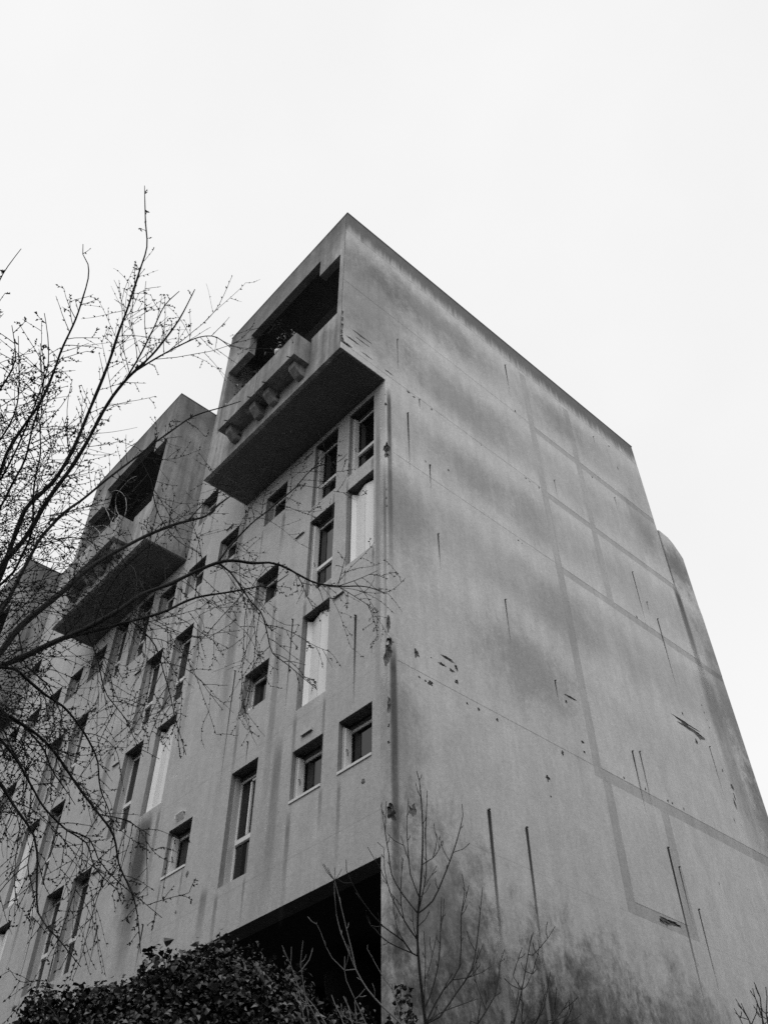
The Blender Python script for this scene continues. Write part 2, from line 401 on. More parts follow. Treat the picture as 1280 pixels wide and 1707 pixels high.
plate('wall_panel', 'wall', 5.53, 7.22, 18.25, 20.62)
plate('wall_panel', 'wall', 7.47, YE, 18.25, 20.62, [hit(7.93, 20.58, .035, .04)])
plate('floor_strip', 'strip', YF, 5.28, 18.03, 18.25, [hit(.72, 18.2, .07, .03), hit(.88, 18.16, .05, .03), hit(1.45, 18.19, .03, .035), hit(4.7, 18.18, .04, .03), hit(4.84, 18.16, .03, .02), hit(5.2, 18.2, .03, .04), hit(3.1, 18.2, .02, .02)], x=-.003)
plate('wall_panel', 'wall', .2, 5.28, 15.7, 18.03, [hit(1.14, 16.12, .02, .03), hit(1.85, 16.37, .03, .04), hit(1.27, 16.08, .025, .05)])
plate('wall_panel', 'wall', 5.53, 7.22, 15.7, 18.03)
plate('wall_panel', 'wall', 7.47, 11.0, 15.7, 18.03, [hit(8.40, 15.75, .03, .04)])
plate('floor_strip', 'strip', .2, 5.28, 15.48, 15.7, [hit(4.0, 15.6, .03, .03), hit(4.12, 15.58, .02, .02), hit(6.49, 15.6, .02, .02)], x=-.003)
plate('wall_panel', 'wall', .2, 5.28, 10.47, 15.48, [hit(1.40, 11.08, .16, .035), hit(1.28, 10.89, .1, .035), hit(1.5, 10.87, .08, .03), hit(1.62, 10.98, .05, .06), hit(.65, 10.82, .06, .09),
      hit(5.06, 10.88, .05, .035), hit(5.06, 10.66, .035, .03), hit(4.9, 11.83, .22, .035), hit(4.75, 11.66, .04, .05), hit(1.0, 10.9, .015, .015), hit(1.6, 10.68, .05, .05)])
plate('wall_panel', 'wall', 5.53, 12.1, 10.5, 15.48, [hit(9.3, 13.1, .62, .035), hit(9.45, 13.0, .55, .06), hit(9.85, 12.95, .2, .11), hit(9.65, 12.72, .06, .07), hit(9.35, 13.35, .03, .05),
      hit(6.25, 10.56, .025, .03), hit(6.95, 10.56, .025, .03), hit(7.71, 10.57, .03, .04), hit(7.86, 10.57, .03, .04), hit(8.26, 10.58, .03, .03), hit(10.74, 11.96, .06, .07), hit(10.7, 11.7, .03, .10), hit(10.62, 11.5, .04, .12),
      hit(10.5, 12.3, .03, .04), hit(10.44, 14.05, .02, .03), hit(10.46, 13.85, .02, .03), hit(10.48, 13.65, .02, .03), hit(10.5, 13.45, .02, .03), hit(10.35, 11.02, .02, .06)])
plate('floor_strip', 'strip', .2, 5.28, 10.25, 10.47, [hit(.70, 10.36, .03, .02), hit(.96, 10.36, .07, .05), hit(.84, 10.35, .03, .02), hit(1.83, 10.34, .03, .03), hit(2.12, 10.35, .03, .04), hit(2.59, 10.33, .03, .04), hit(4.36, 10.38, .05, .06)], x=-.003)
plate('wall_panel', 'wall', .2, 5.5, 7.77, 10.25, [hit(3.79, 9.65, .07, .06), hit(.45, 7.9, .08, .1), hit(3.8, 9.3, .02, .02)])
plate('wall_panel', 'wall', 5.76, 7.33, 8.0, 10.25)
plate('wall_panel', 'wall', 7.6, 12.1, 7.77, 10.25, [hit(8.9, 9.2, .015, .05)])
plate('wall_panel', 'wall', .2, 12.1, 0, 7.77, g=.0005)
for a, b, c, d in ((5.28, 5.53, 20.86, 23.2), (5.28, 5.53, 18.25, 20.62), (5.28, 5.53, 15.7, 18.03), (5.28, 5.53, 10.5, 15.48), (5.5, 5.76, 8.0, 10.25),
                   (7.22, 7.47, 20.86, 23.2), (7.22, 7.47, 18.25, 20.62), (7.22, 7.47, 15.7, 18.03), (7.33, 7.6, 8.0, 10.25),
                   (5.28, YE, 20.62, 20.86), (5.28, 11.0, 18.03, 18.25), (5.28, 12.1, 15.48, 15.7), (5.28, 12.1, 10.25, 10.5)):
    plate('wall_band', 'band', a, b, c, d, x=-.004, g=.0008)
plate('wall_patch', 'band', 5.5, 7.6, 7.775, 8.0, [((.0, 6.78, 7.92), (.03, .32, .045)), ((.0, 6.6, 7.86), (.025, .2, .06))], x=-.004, g=.0008)
# rear bay behind the end wall, with its rounded top
rb = MB().prism([(10.97, 0), (12.13, 0), (12.13, 20.03), (11.98, 20.22), (11.78, 20.42), (11.56, 20.54), (11.05, 20.56), (11.05, 18.25), (10.97, 18.25)], -3.2, -.06, axis=0)
rb.build('rear_bay', M['dark'], bld)  # dark colour carries the shade of the seam beside the end wall
MB().prism([(11.10, 18.06), (12.128, 18.06), (12.128, 20.0), (11.97, 20.2), (11.77, 20.40), (11.55, 20.52), (11.10, 20.54)], -.059, -.02, axis=0).build('bay_panel', M['wall'], bld)
MB().box(-.059, -.006, 11.005, 12.129, 15.7, 17.86).box(-.059, -.012, 11.005, 12.127, 17.861, 18.059).build('bay_panel', M['wall'], bld)
MB().box(-2, -.01, 12.10, 12.128, 0, 15.7).build('bay_edge', M['wall'], bld)

# ---- balcony boxes under the roof line
def balcony(xr, xl, end):
    w0, w1 = xl, xr
    cx = (xl + xr) / 2
    sw = .2
    root = MB().box(w0, w1 - (.05 if end else 0), -1.3, -.002, SOFF - .0, SOFF + .2)
    # a sloping drip nose along the front edge
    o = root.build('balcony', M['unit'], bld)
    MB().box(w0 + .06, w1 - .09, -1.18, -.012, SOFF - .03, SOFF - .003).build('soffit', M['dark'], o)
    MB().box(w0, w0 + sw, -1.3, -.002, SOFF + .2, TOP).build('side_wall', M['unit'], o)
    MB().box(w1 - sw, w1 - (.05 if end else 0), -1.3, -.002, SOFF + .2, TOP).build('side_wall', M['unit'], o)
    n0, n1 = cx - 1.5, cx + 1.5
    # parapet: high beside the troughs, low behind them
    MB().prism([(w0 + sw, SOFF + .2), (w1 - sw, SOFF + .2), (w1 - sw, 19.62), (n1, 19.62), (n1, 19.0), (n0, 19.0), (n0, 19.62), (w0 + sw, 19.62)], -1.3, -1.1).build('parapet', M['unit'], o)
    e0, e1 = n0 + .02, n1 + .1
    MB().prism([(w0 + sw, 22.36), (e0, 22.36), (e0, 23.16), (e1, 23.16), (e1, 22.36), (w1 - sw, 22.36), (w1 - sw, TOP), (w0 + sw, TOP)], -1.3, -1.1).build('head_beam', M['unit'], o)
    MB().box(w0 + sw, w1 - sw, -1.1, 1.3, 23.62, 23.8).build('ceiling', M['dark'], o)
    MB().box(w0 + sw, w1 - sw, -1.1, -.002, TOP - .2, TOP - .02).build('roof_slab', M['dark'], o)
    c = MB().box(w0 - .01, w1 + .012, -1.312, -1.08, TOP + .002, TOP + .03)
    c.box(w0 - .01, w0 + .2, -1.08, -.013, TOP + .002, TOP + .03).box(w1 - .2, w1 + .012, -1.08, -.013 if not end else .049, TOP + .002, TOP + .03)
    c.build('parapet_cap', M['metal'], o)
    for (a, b) in ((n0, cx - .012), (cx + .012, n1)):
        t = MB()
        t.box(a, b, -1.74, -1.302, 18.60, 18.67).box(a, b, -1.74, -1.67, 18.67, 19.44).box(a, a + .06, -1.67, -1.302, 18.67, 19.44).box(b - .06, b, -1.67, -1.302, 18.67, 19.44)
        t.build('flower_trough', M['unit'], o)
        MB().box(a + .06, b - .06, -1.67, -1.302, 19.28, 19.36).build('soil', M['soil'], o)
        for q in (.28, 1.22):
            MB().tube([(a + q + .12, -1.70, 18.63), (a + q + .12, -1.82, 18.56)], .014, 6).build('drain_spout', M['metal'], o)
        for q in (.27, b - a - .25):
            br = MB().prism([(-1.301, 18.26), (-1.42, 18.26), (-1.60, 18.42), (-1.62, 18.598), (-1.301, 18.598)], a + q - .11, a + q + .11, axis=0)
            br.build('bracket', M['bracket'], o, bevel=.012)
    for q in (-1.1, .42):
        MB().tube([(cx + q, -1.29, 18.42), (cx + q, -1.40, 18.40)], .022, 6).build('drain_spout', M['metal'], o)
    # glazed doors at the back of the loggia
    for a in (w0 + .5, cx - .5, w1 - 1.5):
        f = MB().box(a, a + .05, 1.2, 1.28, SOFF + .22, 21.9).box(a + .95, a + 1.0, 1.2, 1.28, SOFF + .22, 21.9).box(a + .05, a + .95, 1.2, 1.28, 21.84, 21.9)
        f.build('loggia_door', M['roller'], o)
        MB().box(a + .05, a + .95, 1.23, 1.24, SOFF + .22, 21.84).build('door_pane', M['pane'], o)
    return o
for i, (xr, xl) in enumerate(UNITS): balcony(xr, xl, i == 0)

# ---- windows
def window(x0, x1, z0, z1, kind):
    tall, c = kind[0] == 't', kind[1]
    F0, F1 = .225, .285
    zb = z1 - .10
    fr = MB().box(x0, x0 + .05, F0, F1, z0 + .02, zb).box(x1 - .045, x1, F0, F1, z0 + .02, zb).box(x0 + .05, x1 - .045, F0, F1, zb - .05, zb).box(x0 + .05, x1 - .045, F0, F1, z0 + .02, z0 + .07)
    w = fr.build('window', M['frame'], bld)
    zt = z0 + (z1 - z0) * .37
    if tall:
        MB().box(x0 + .052, x1 - .047, F0 - .022, F1 - .01, zt, zt + .085).build('transom', M['frame'], w)
        MB().box(x0 + .05, x1 - .045, .252, .262, z0 + .07, zt).build('pane', M['pane'], w)
        MB().box(x0 + .05, x1 - .045, .246, .256, zt + .085, zb - .05).build('pane', M['pane'], w)
    else:
        MB().box(x0 + .05, x1 - .045, .25, .26, z0 + .07, zb - .05).build('pane', M['pane'], w)
    rbx = MB().box(x0 + .003, x1 - .003, .03, .188, z1 - .022, z1 - .002)  # dark plate under the head stands in for shade; slats follow
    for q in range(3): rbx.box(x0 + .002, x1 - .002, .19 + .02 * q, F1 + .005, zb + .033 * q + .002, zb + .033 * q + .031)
    rbx.build('roller_box_head_shadow', M['roller'], w)
    MB().box(x0 + .004, x1 - .004, -.018 if c == 'f' and not tall else .06, .224, z0 + .001, z0 + (.045 if not tall else .016)).build('sill', M['sill'], w)
    if c in 'jo':
        MB().box(x0 + .001, x0 + .02, .10, .224, z0 + .05, z1 - .012).build('jamb', M['jamb'], w)
    if c == 'f':                                       # folded leaves against the left reveal
        for q, (a, b) in enumerate(((.075, .215), (.09, .21))):
            MB().box(x0 + .014 + .036 * q, x0 + .044 + .036 * q, a, b, z0 + .05, z1 - .08 - .03 * q).build('shutter', M['shutter'] if q else M['jamb'], w)
        hz = z0 + (z1 - z0) * .42
        MB().tube([(x0 + .082, .10, hz + .05), (x0 + .12, .10, hz + .04), (x0 + .13, .11, hz - .02), (x0 + .10, .13, hz - .05)], .007, 5).build('shutter_catch', M['metal'], w)
    if c == 'c':                                       # closed folding leaves
        xm = x0 + .46
        def leaf(xa, ya, xb, yb, zc):
            L = math.hypot(xb - xa, yb - ya); a = math.atan2(yb - ya, xb - xa)
            m = MB().obox(((xa + xb) / 2, (ya + yb) / 2, z0 + .05), L - .02, .028, zc - z0 - .05, a)
            o = m.build('shutter', M['shutter'], w)
        zc = z1 - .09
        leaf(x0 + .02, .10, x0 + .10, .20, zc); leaf(x0 + .10, .20, xm, .115, zc); leaf(xm, .115, x1 - .02, .19, zc - .01)
        MB().box(xm + .03, xm + .05, .115, .128, z0 + .9, z0 + 1.0).build('shutter_catch', M['metal'], w)
    if c == 'o':                                       # upper sash swung a little inwards
        xm = x0 + .36
        MB().box(xm, xm + .045, .205, .243, zt + .10, zb - .10).box(xm, x1 - .05, .205, .243, zb - .14, zb - .10).build('open_sash', M['frame'], w)
for q in WIN: window(*q)

# ---- small vent slots, bolts and anchor holes on the facade
for x, z in ((-2.78, 15.21), (-1.35, 12.61), (-2.07, 9.99), (-9.44, 15.15), (-9.49, 12.58), (-2.72, 17.76), (-9.27, 9.95), (-14.48, 12.53), (-11.70, 15.16), (-5.91, 17.74)):
    v = MB().box(x - .15, x + .15, -.045, -.001, z - .005, z + .03)
    v.box(x - .15, x + .15, -.045, -.035, z - .03, z - .005).box(x - .15, x - .14, -.035, -.001, z - .03, z - .005).box(x + .14, x + .15, -.035, -.001, z - .03, z - .005)
    v.build('vent_hood', M['jamb'], bld)
v = MB().box(-6.12, -5.86, -.07, -.001, 9.985, 10.0).box(-6.12, -6.10, -.07, -.001, 9.9, 9.985); v.prism([(-.002, 9.86), (-.07, 9.985), (-.055, 9.985), (-.002, 9.885)], -6.10, -5.86, axis=0)
v.build('vent_hood', M['sill'], bld)
MB().box(-12.12, -11.98, -.07, -.001, 9.76, 10.02).build('junction_box', M['sill'], bld)
for x, z, r in ((-.59, 8.45, .05), (-5.42, 8.62, .06), (-6.37, 7.95, .045), (-6.37, 7.56, .04), (-9.76, 14.41, .035), (-5.62, 8.0, .03)):
    s = MB(); rock(s, (x, .012, z), (r, .025, r * 1.2), x); s.build('anchor_hole', M['spall'], bld, smooth=False)

for x, z, a, b in ((-.62, 19.35, .022, .10), (-1.02, 18.78, .018, .16), (-.88, 22.72, .014, .06), (-.72, 22.75, .016, .07), (-.56, 22.8, .016, .08), (-4.9, 18.9, .02, .12), (-8.7, 19.3, .02, .1), (-9.1, 18.9, .02, .12)):
    s = MB(); rock(s, (x, -1.292, z), (a, .014, b), x, .7); s.build('chipped_spot', M['spall'], bld)
# ---- rust and run-off streaks (each starts at a rebar stub)
def streak(pl, a, zt, zb, w, mat='streak', stub=True, lean=0.0):
    m = bpy.data.meshes.new('streak')
    n = 6; vs = []; fs = []; uvs = []
    for i in range(n + 1):
        t = i / n; z = zt + (zb - zt) * t; ww = w * (1 - .35 * t if mat == 'streak' else 1) / 2; c = a + lean * t
        for sgn in (-1, 1):
            vs.append((c + sgn * ww, -.003, z) if pl == 'f' else (.003, c + sgn * ww, z)); uvs.append(((sgn + 1) / 2, t))
    for i in range(n):
        q = (2 * i, 2 * i + 1, 2 * i + 3, 2 * i + 2); fs.append(q if pl == 'e' else q[::-1])
    m.from_pydata(vs, [], fs); m.materials.append(M[mat])
    ul = m.uv_layers.new(name='UVMap')
    for lp in m.loops: ul.data[lp.index].uv = uvs[lp.vertex_index]
    link(bpy.data.objects.new('rust_streak' if mat == 'streak' else 'run_off_stain', m), bld)
    if stub:
        p = (a, -.03, zt + .004) if pl == 'f' else (.03, a, zt + .004)
        q = (a, .01, zt + .012) if pl == 'f' else (-.006, a, zt + .012)
        MB().tube([q, p], .011 + w * .06, 5).build('rebar_stub', M['metal'], bld)
for a, zt, zb, w in ((.66, 17.37, 15.5, .07), (4.64, 22.93, 21.7, .07), (1.26, 16.07, 15.3, .05), (1.38, 14.1, 13.1, .05), (3.24, 13.43, 12.3, .05), (4.49, 12.03, 11.5, .05),
                     (2.13, 8.48, 6.2, .115), (3.02, 8.47, 6.3, .10), (8.77, 17.45, 15.7, .06), (9.42, 16.21, 14.0, .07), (6.77, 11.34, 9.9, .07), (7.05, 11.44, 10.2, .06),
                     (7.27, 9.44, 6.3, .10), (7.51, 9.13, 8.0, .05), (7.84, 8.41, 6.9, .06), (9.1, 16.6, 16.2, .03), (10.2, 12.8, 11.4, .04), (.4, 20.0, 18.6, .03), (1.05, 18.2, 17.8, .04),
                     (8.6, 22.9, 22.4, .03), (5.95, 19.0, 18.3, .025), (8.9, 20.4, 19.9, .03)):
    streak('e', a, zt, zb, w)
for a, zt, zb, w in ((-.85, 11.8, 9.9, .085), (-4.71, 12.66, 9.9, .06), (-3.91, 10.62, 10.15, .045), (-2.79, 12.87, 10.6, .06), (-8.63, 8.62, 7.7, .10), (-6.74, 8.1, 7.2, .07), (-9.29, 14.41, 12.6, .05), (-10.22, 15.02, 12.8, .04), (-11.9, 9.6, 7.3, .04)):
    streak('f', a, zt, zb, w)
for (x0, x1, z0, z1, kd) in WIN:                          # run-off below the sill ends
    for x in (x0 + .02, x1 - .03):
        if R.random() < .85: streak('f', x + R.uniform(-.04, .04), z0 - .004, z0 - R.uniform(.6, 2.2), R.uniform(.07, .2), 'soft', False)
for x, zt, zb, w in ((-5.35, 18.0, 12.5, .35), (-5.0, 15.0, 10.8, .5), (-3.2, 13.5, 8.5, .3), (-.25, 17.6, 8.5, .2), (-6.6, 16.0, 11, .3), (-8.05, 18, 13, .25), (-10.0, 14, 9, .4), (-13.3, 16, 10, .35), (-2.9, 10.4, 7.3, .35), (-4.75, 8.2, 7.16, .3)):
    streak('f', x, zt, zb, w, 'soft', False)
streak('e', 2.12, 7.2, 3.6, .2, 'pale', False); streak('e', 3.0, 6.9, 4.2, .12, 'pale', False)
streak('f', -7.45, 10.58, 7.2, .75, 'fadein', False, .1)
streak('e', .10, 17.9, 12.0, .16, 'fadein', False); streak('e', .11, 11.0, 4.5, .2, 'fadein', False); streak('f', -.05, 15.5, 9, .1, 'soft', False)
streak('e', 10.99, 18.3, 14.5, .4, 'fadein', False); streak('e', 11.05, 16.0, 9.0, .9, 'soft', False)

# ---------------------------------------------------------------- small things on the building
for i, (x, lab, h) in enumerate(((-4.16, 'left of two small glass bottles on the bathroom sill beside the tall windows', .17), (-4.06, 'right of two small glass bottles on the bathroom sill, nearer the pane', .15))):
    b = thing('bottle', lab, 'bottle', (x, .10, 11.39), 'bottles on a window sill')
    MB().lathe([(.026, 0), (.03, .01), (.03, h * .6), (.012, h * .78), (.011, h * .92)], (0, 0, 0), 10).build('glass_body', M['glassware'], b, smooth=True)
    MB().lathe([(.014, h * .92), (.014, h)], (0, 0, 0), 8).build('bottle_cap', M['metal'], b)

def leaf_cloud(mb, pts, size, droop=.5, rng=R):
    for p, nrm in pts:
        n = Vector(nrm)
        a = Vector((rng.uniform(-1, 1), rng.uniform(-1, 1), rng.uniform(-1.2, .3))).normalized()
        n = (n + Vector((rng.gauss(0, .5), rng.gauss(0, .5), rng.gauss(.25, .5)))).normalized()
        a = (a - n * a.dot(n)); a = a.normalized() if a.length > 1e-4 else n.orthogonal().normalized()
        b = n.cross(a); s = size * rng.uniform(.6, 1.25); P = Vector(p); f = n * s * .22
        # five-cornered ivy leaf folded along its rib
        mb.add([P, P + a * s * .25 + b * s * .5 + f, P + a * s * .62 + b * s * .36 + f * .6, P + a * s * 1.1 - n * s * .18, P + a * s * .62 - b * s * .36 + f * .6, P + a * s * .25 - b * s * .5 + f],
               [(0, 3, 2, 1), (0, 5, 4, 3)])

def trough_plant(x0, x1, label, dense):
    t = thing('trough_plant', label, 'plant', ((x0 + x1) / 2, -1.5, 19.36), 'plants in the balcony troughs')
    cx = (x0 + x1) / 2
    lf = MB(); st = MB()
    for _ in range(dense):
        x = R.uniform(x0, x1) - cx; y = R.uniform(-.14, .1); h = R.uniform(.15, .58)
        p = [(x, y, 0)]; d = Vector((R.uniform(-.5, .5), R.uniform(-.6, .2), 1)).normalized(); q = Vector(p[0])
        for i in range(5):
            d = (d + Vector((R.gauss(0, .15), R.gauss(-.05, .15), -.12))).normalized(); q = q + d * h / 5; p.append(tuple(q))
            leaf_cloud(lf, [(q, (R.uniform(-1, 1), R.uniform(-1, 1), .5))], .075)
        st.tube(p, [.005, .005, .004, .004, .003, .003], 3)
    st.build('stem', M['shoot'], t); o = lf.build('foliage', M['leaf'], t); o['kind'] = 'stuff'
trough_plant(-1.95, -1.25, 'scruffy dark plant at the right end of the nearest balcony trough', 70)
trough_plant(-4.05, -2.75, 'low sparse plant trailing over the left trough of the nearest balcony', 26)
pot = thing('flower_pot', 'small pale round pot on the right corner of the nearest balcony trough', 'pot', (-1.9, -1.7, 19.44))
MB().lathe([(.055, 0), (.085, .05), (.09, .11), (.06, .15), (.05, .12)], (0, 0, 0), 12).build('pot_body', M['sill'], pot, smooth=True)
MB().lathe([(.03, .12), (.04, .15), (.02, .19)], (0, 0, 0), 8).build('pot_lid', M['jamb'], pot, smooth=True)

vine = thing('balcony_vine', 'pale leafless climber curling in the opening of the second balcony', 'vine', (-10.2, -1.5, 19.36))
vm = MB()
for k_ in range(11):
    p = Vector((R.uniform(-1.3, 1.0), R.uniform(-.1, .1), 0)); d = Vector((R.uniform(-.4, .4), -.25, 1)).normalized(); pts = [tuple(p)]
    L = R.uniform(1.2, 3.0); bend = Vector((R.gauss(0, .2), R.gauss(0, .05), -.03))
    for i in range(14):
        d = (d + bend + Vector((R.gauss(0, .16), R.gauss(0, .08), -.012 * i))).normalized(); p = p + d * L / 14; p.y = max(-.45, min(.35, p.y)); pts.append(tuple(p))
    vm.tube(pts, [.016 - .0008 * i for i in range(15)], 5)
vm.build('stem', M['vine'], vine, smooth=True)

drum = thing('ceiling_drum', 'dark round drum hanging under the passage ceiling near the corner', 'drum', (-3.55, 2.5, PASS + .22))
MB().lathe([(.3, -.80), (.50, -.78), (.56, -.70), (.60, -.40), (.58, -.36), (.3, -.34)], (0, 0, 0), 24).build('drum_body', M['shade'], drum, smooth=True)
MB().lathe([(.04, -.35), (.04, 0)], (0, 0, 0), 8).build('rod', M['shade'], drum)

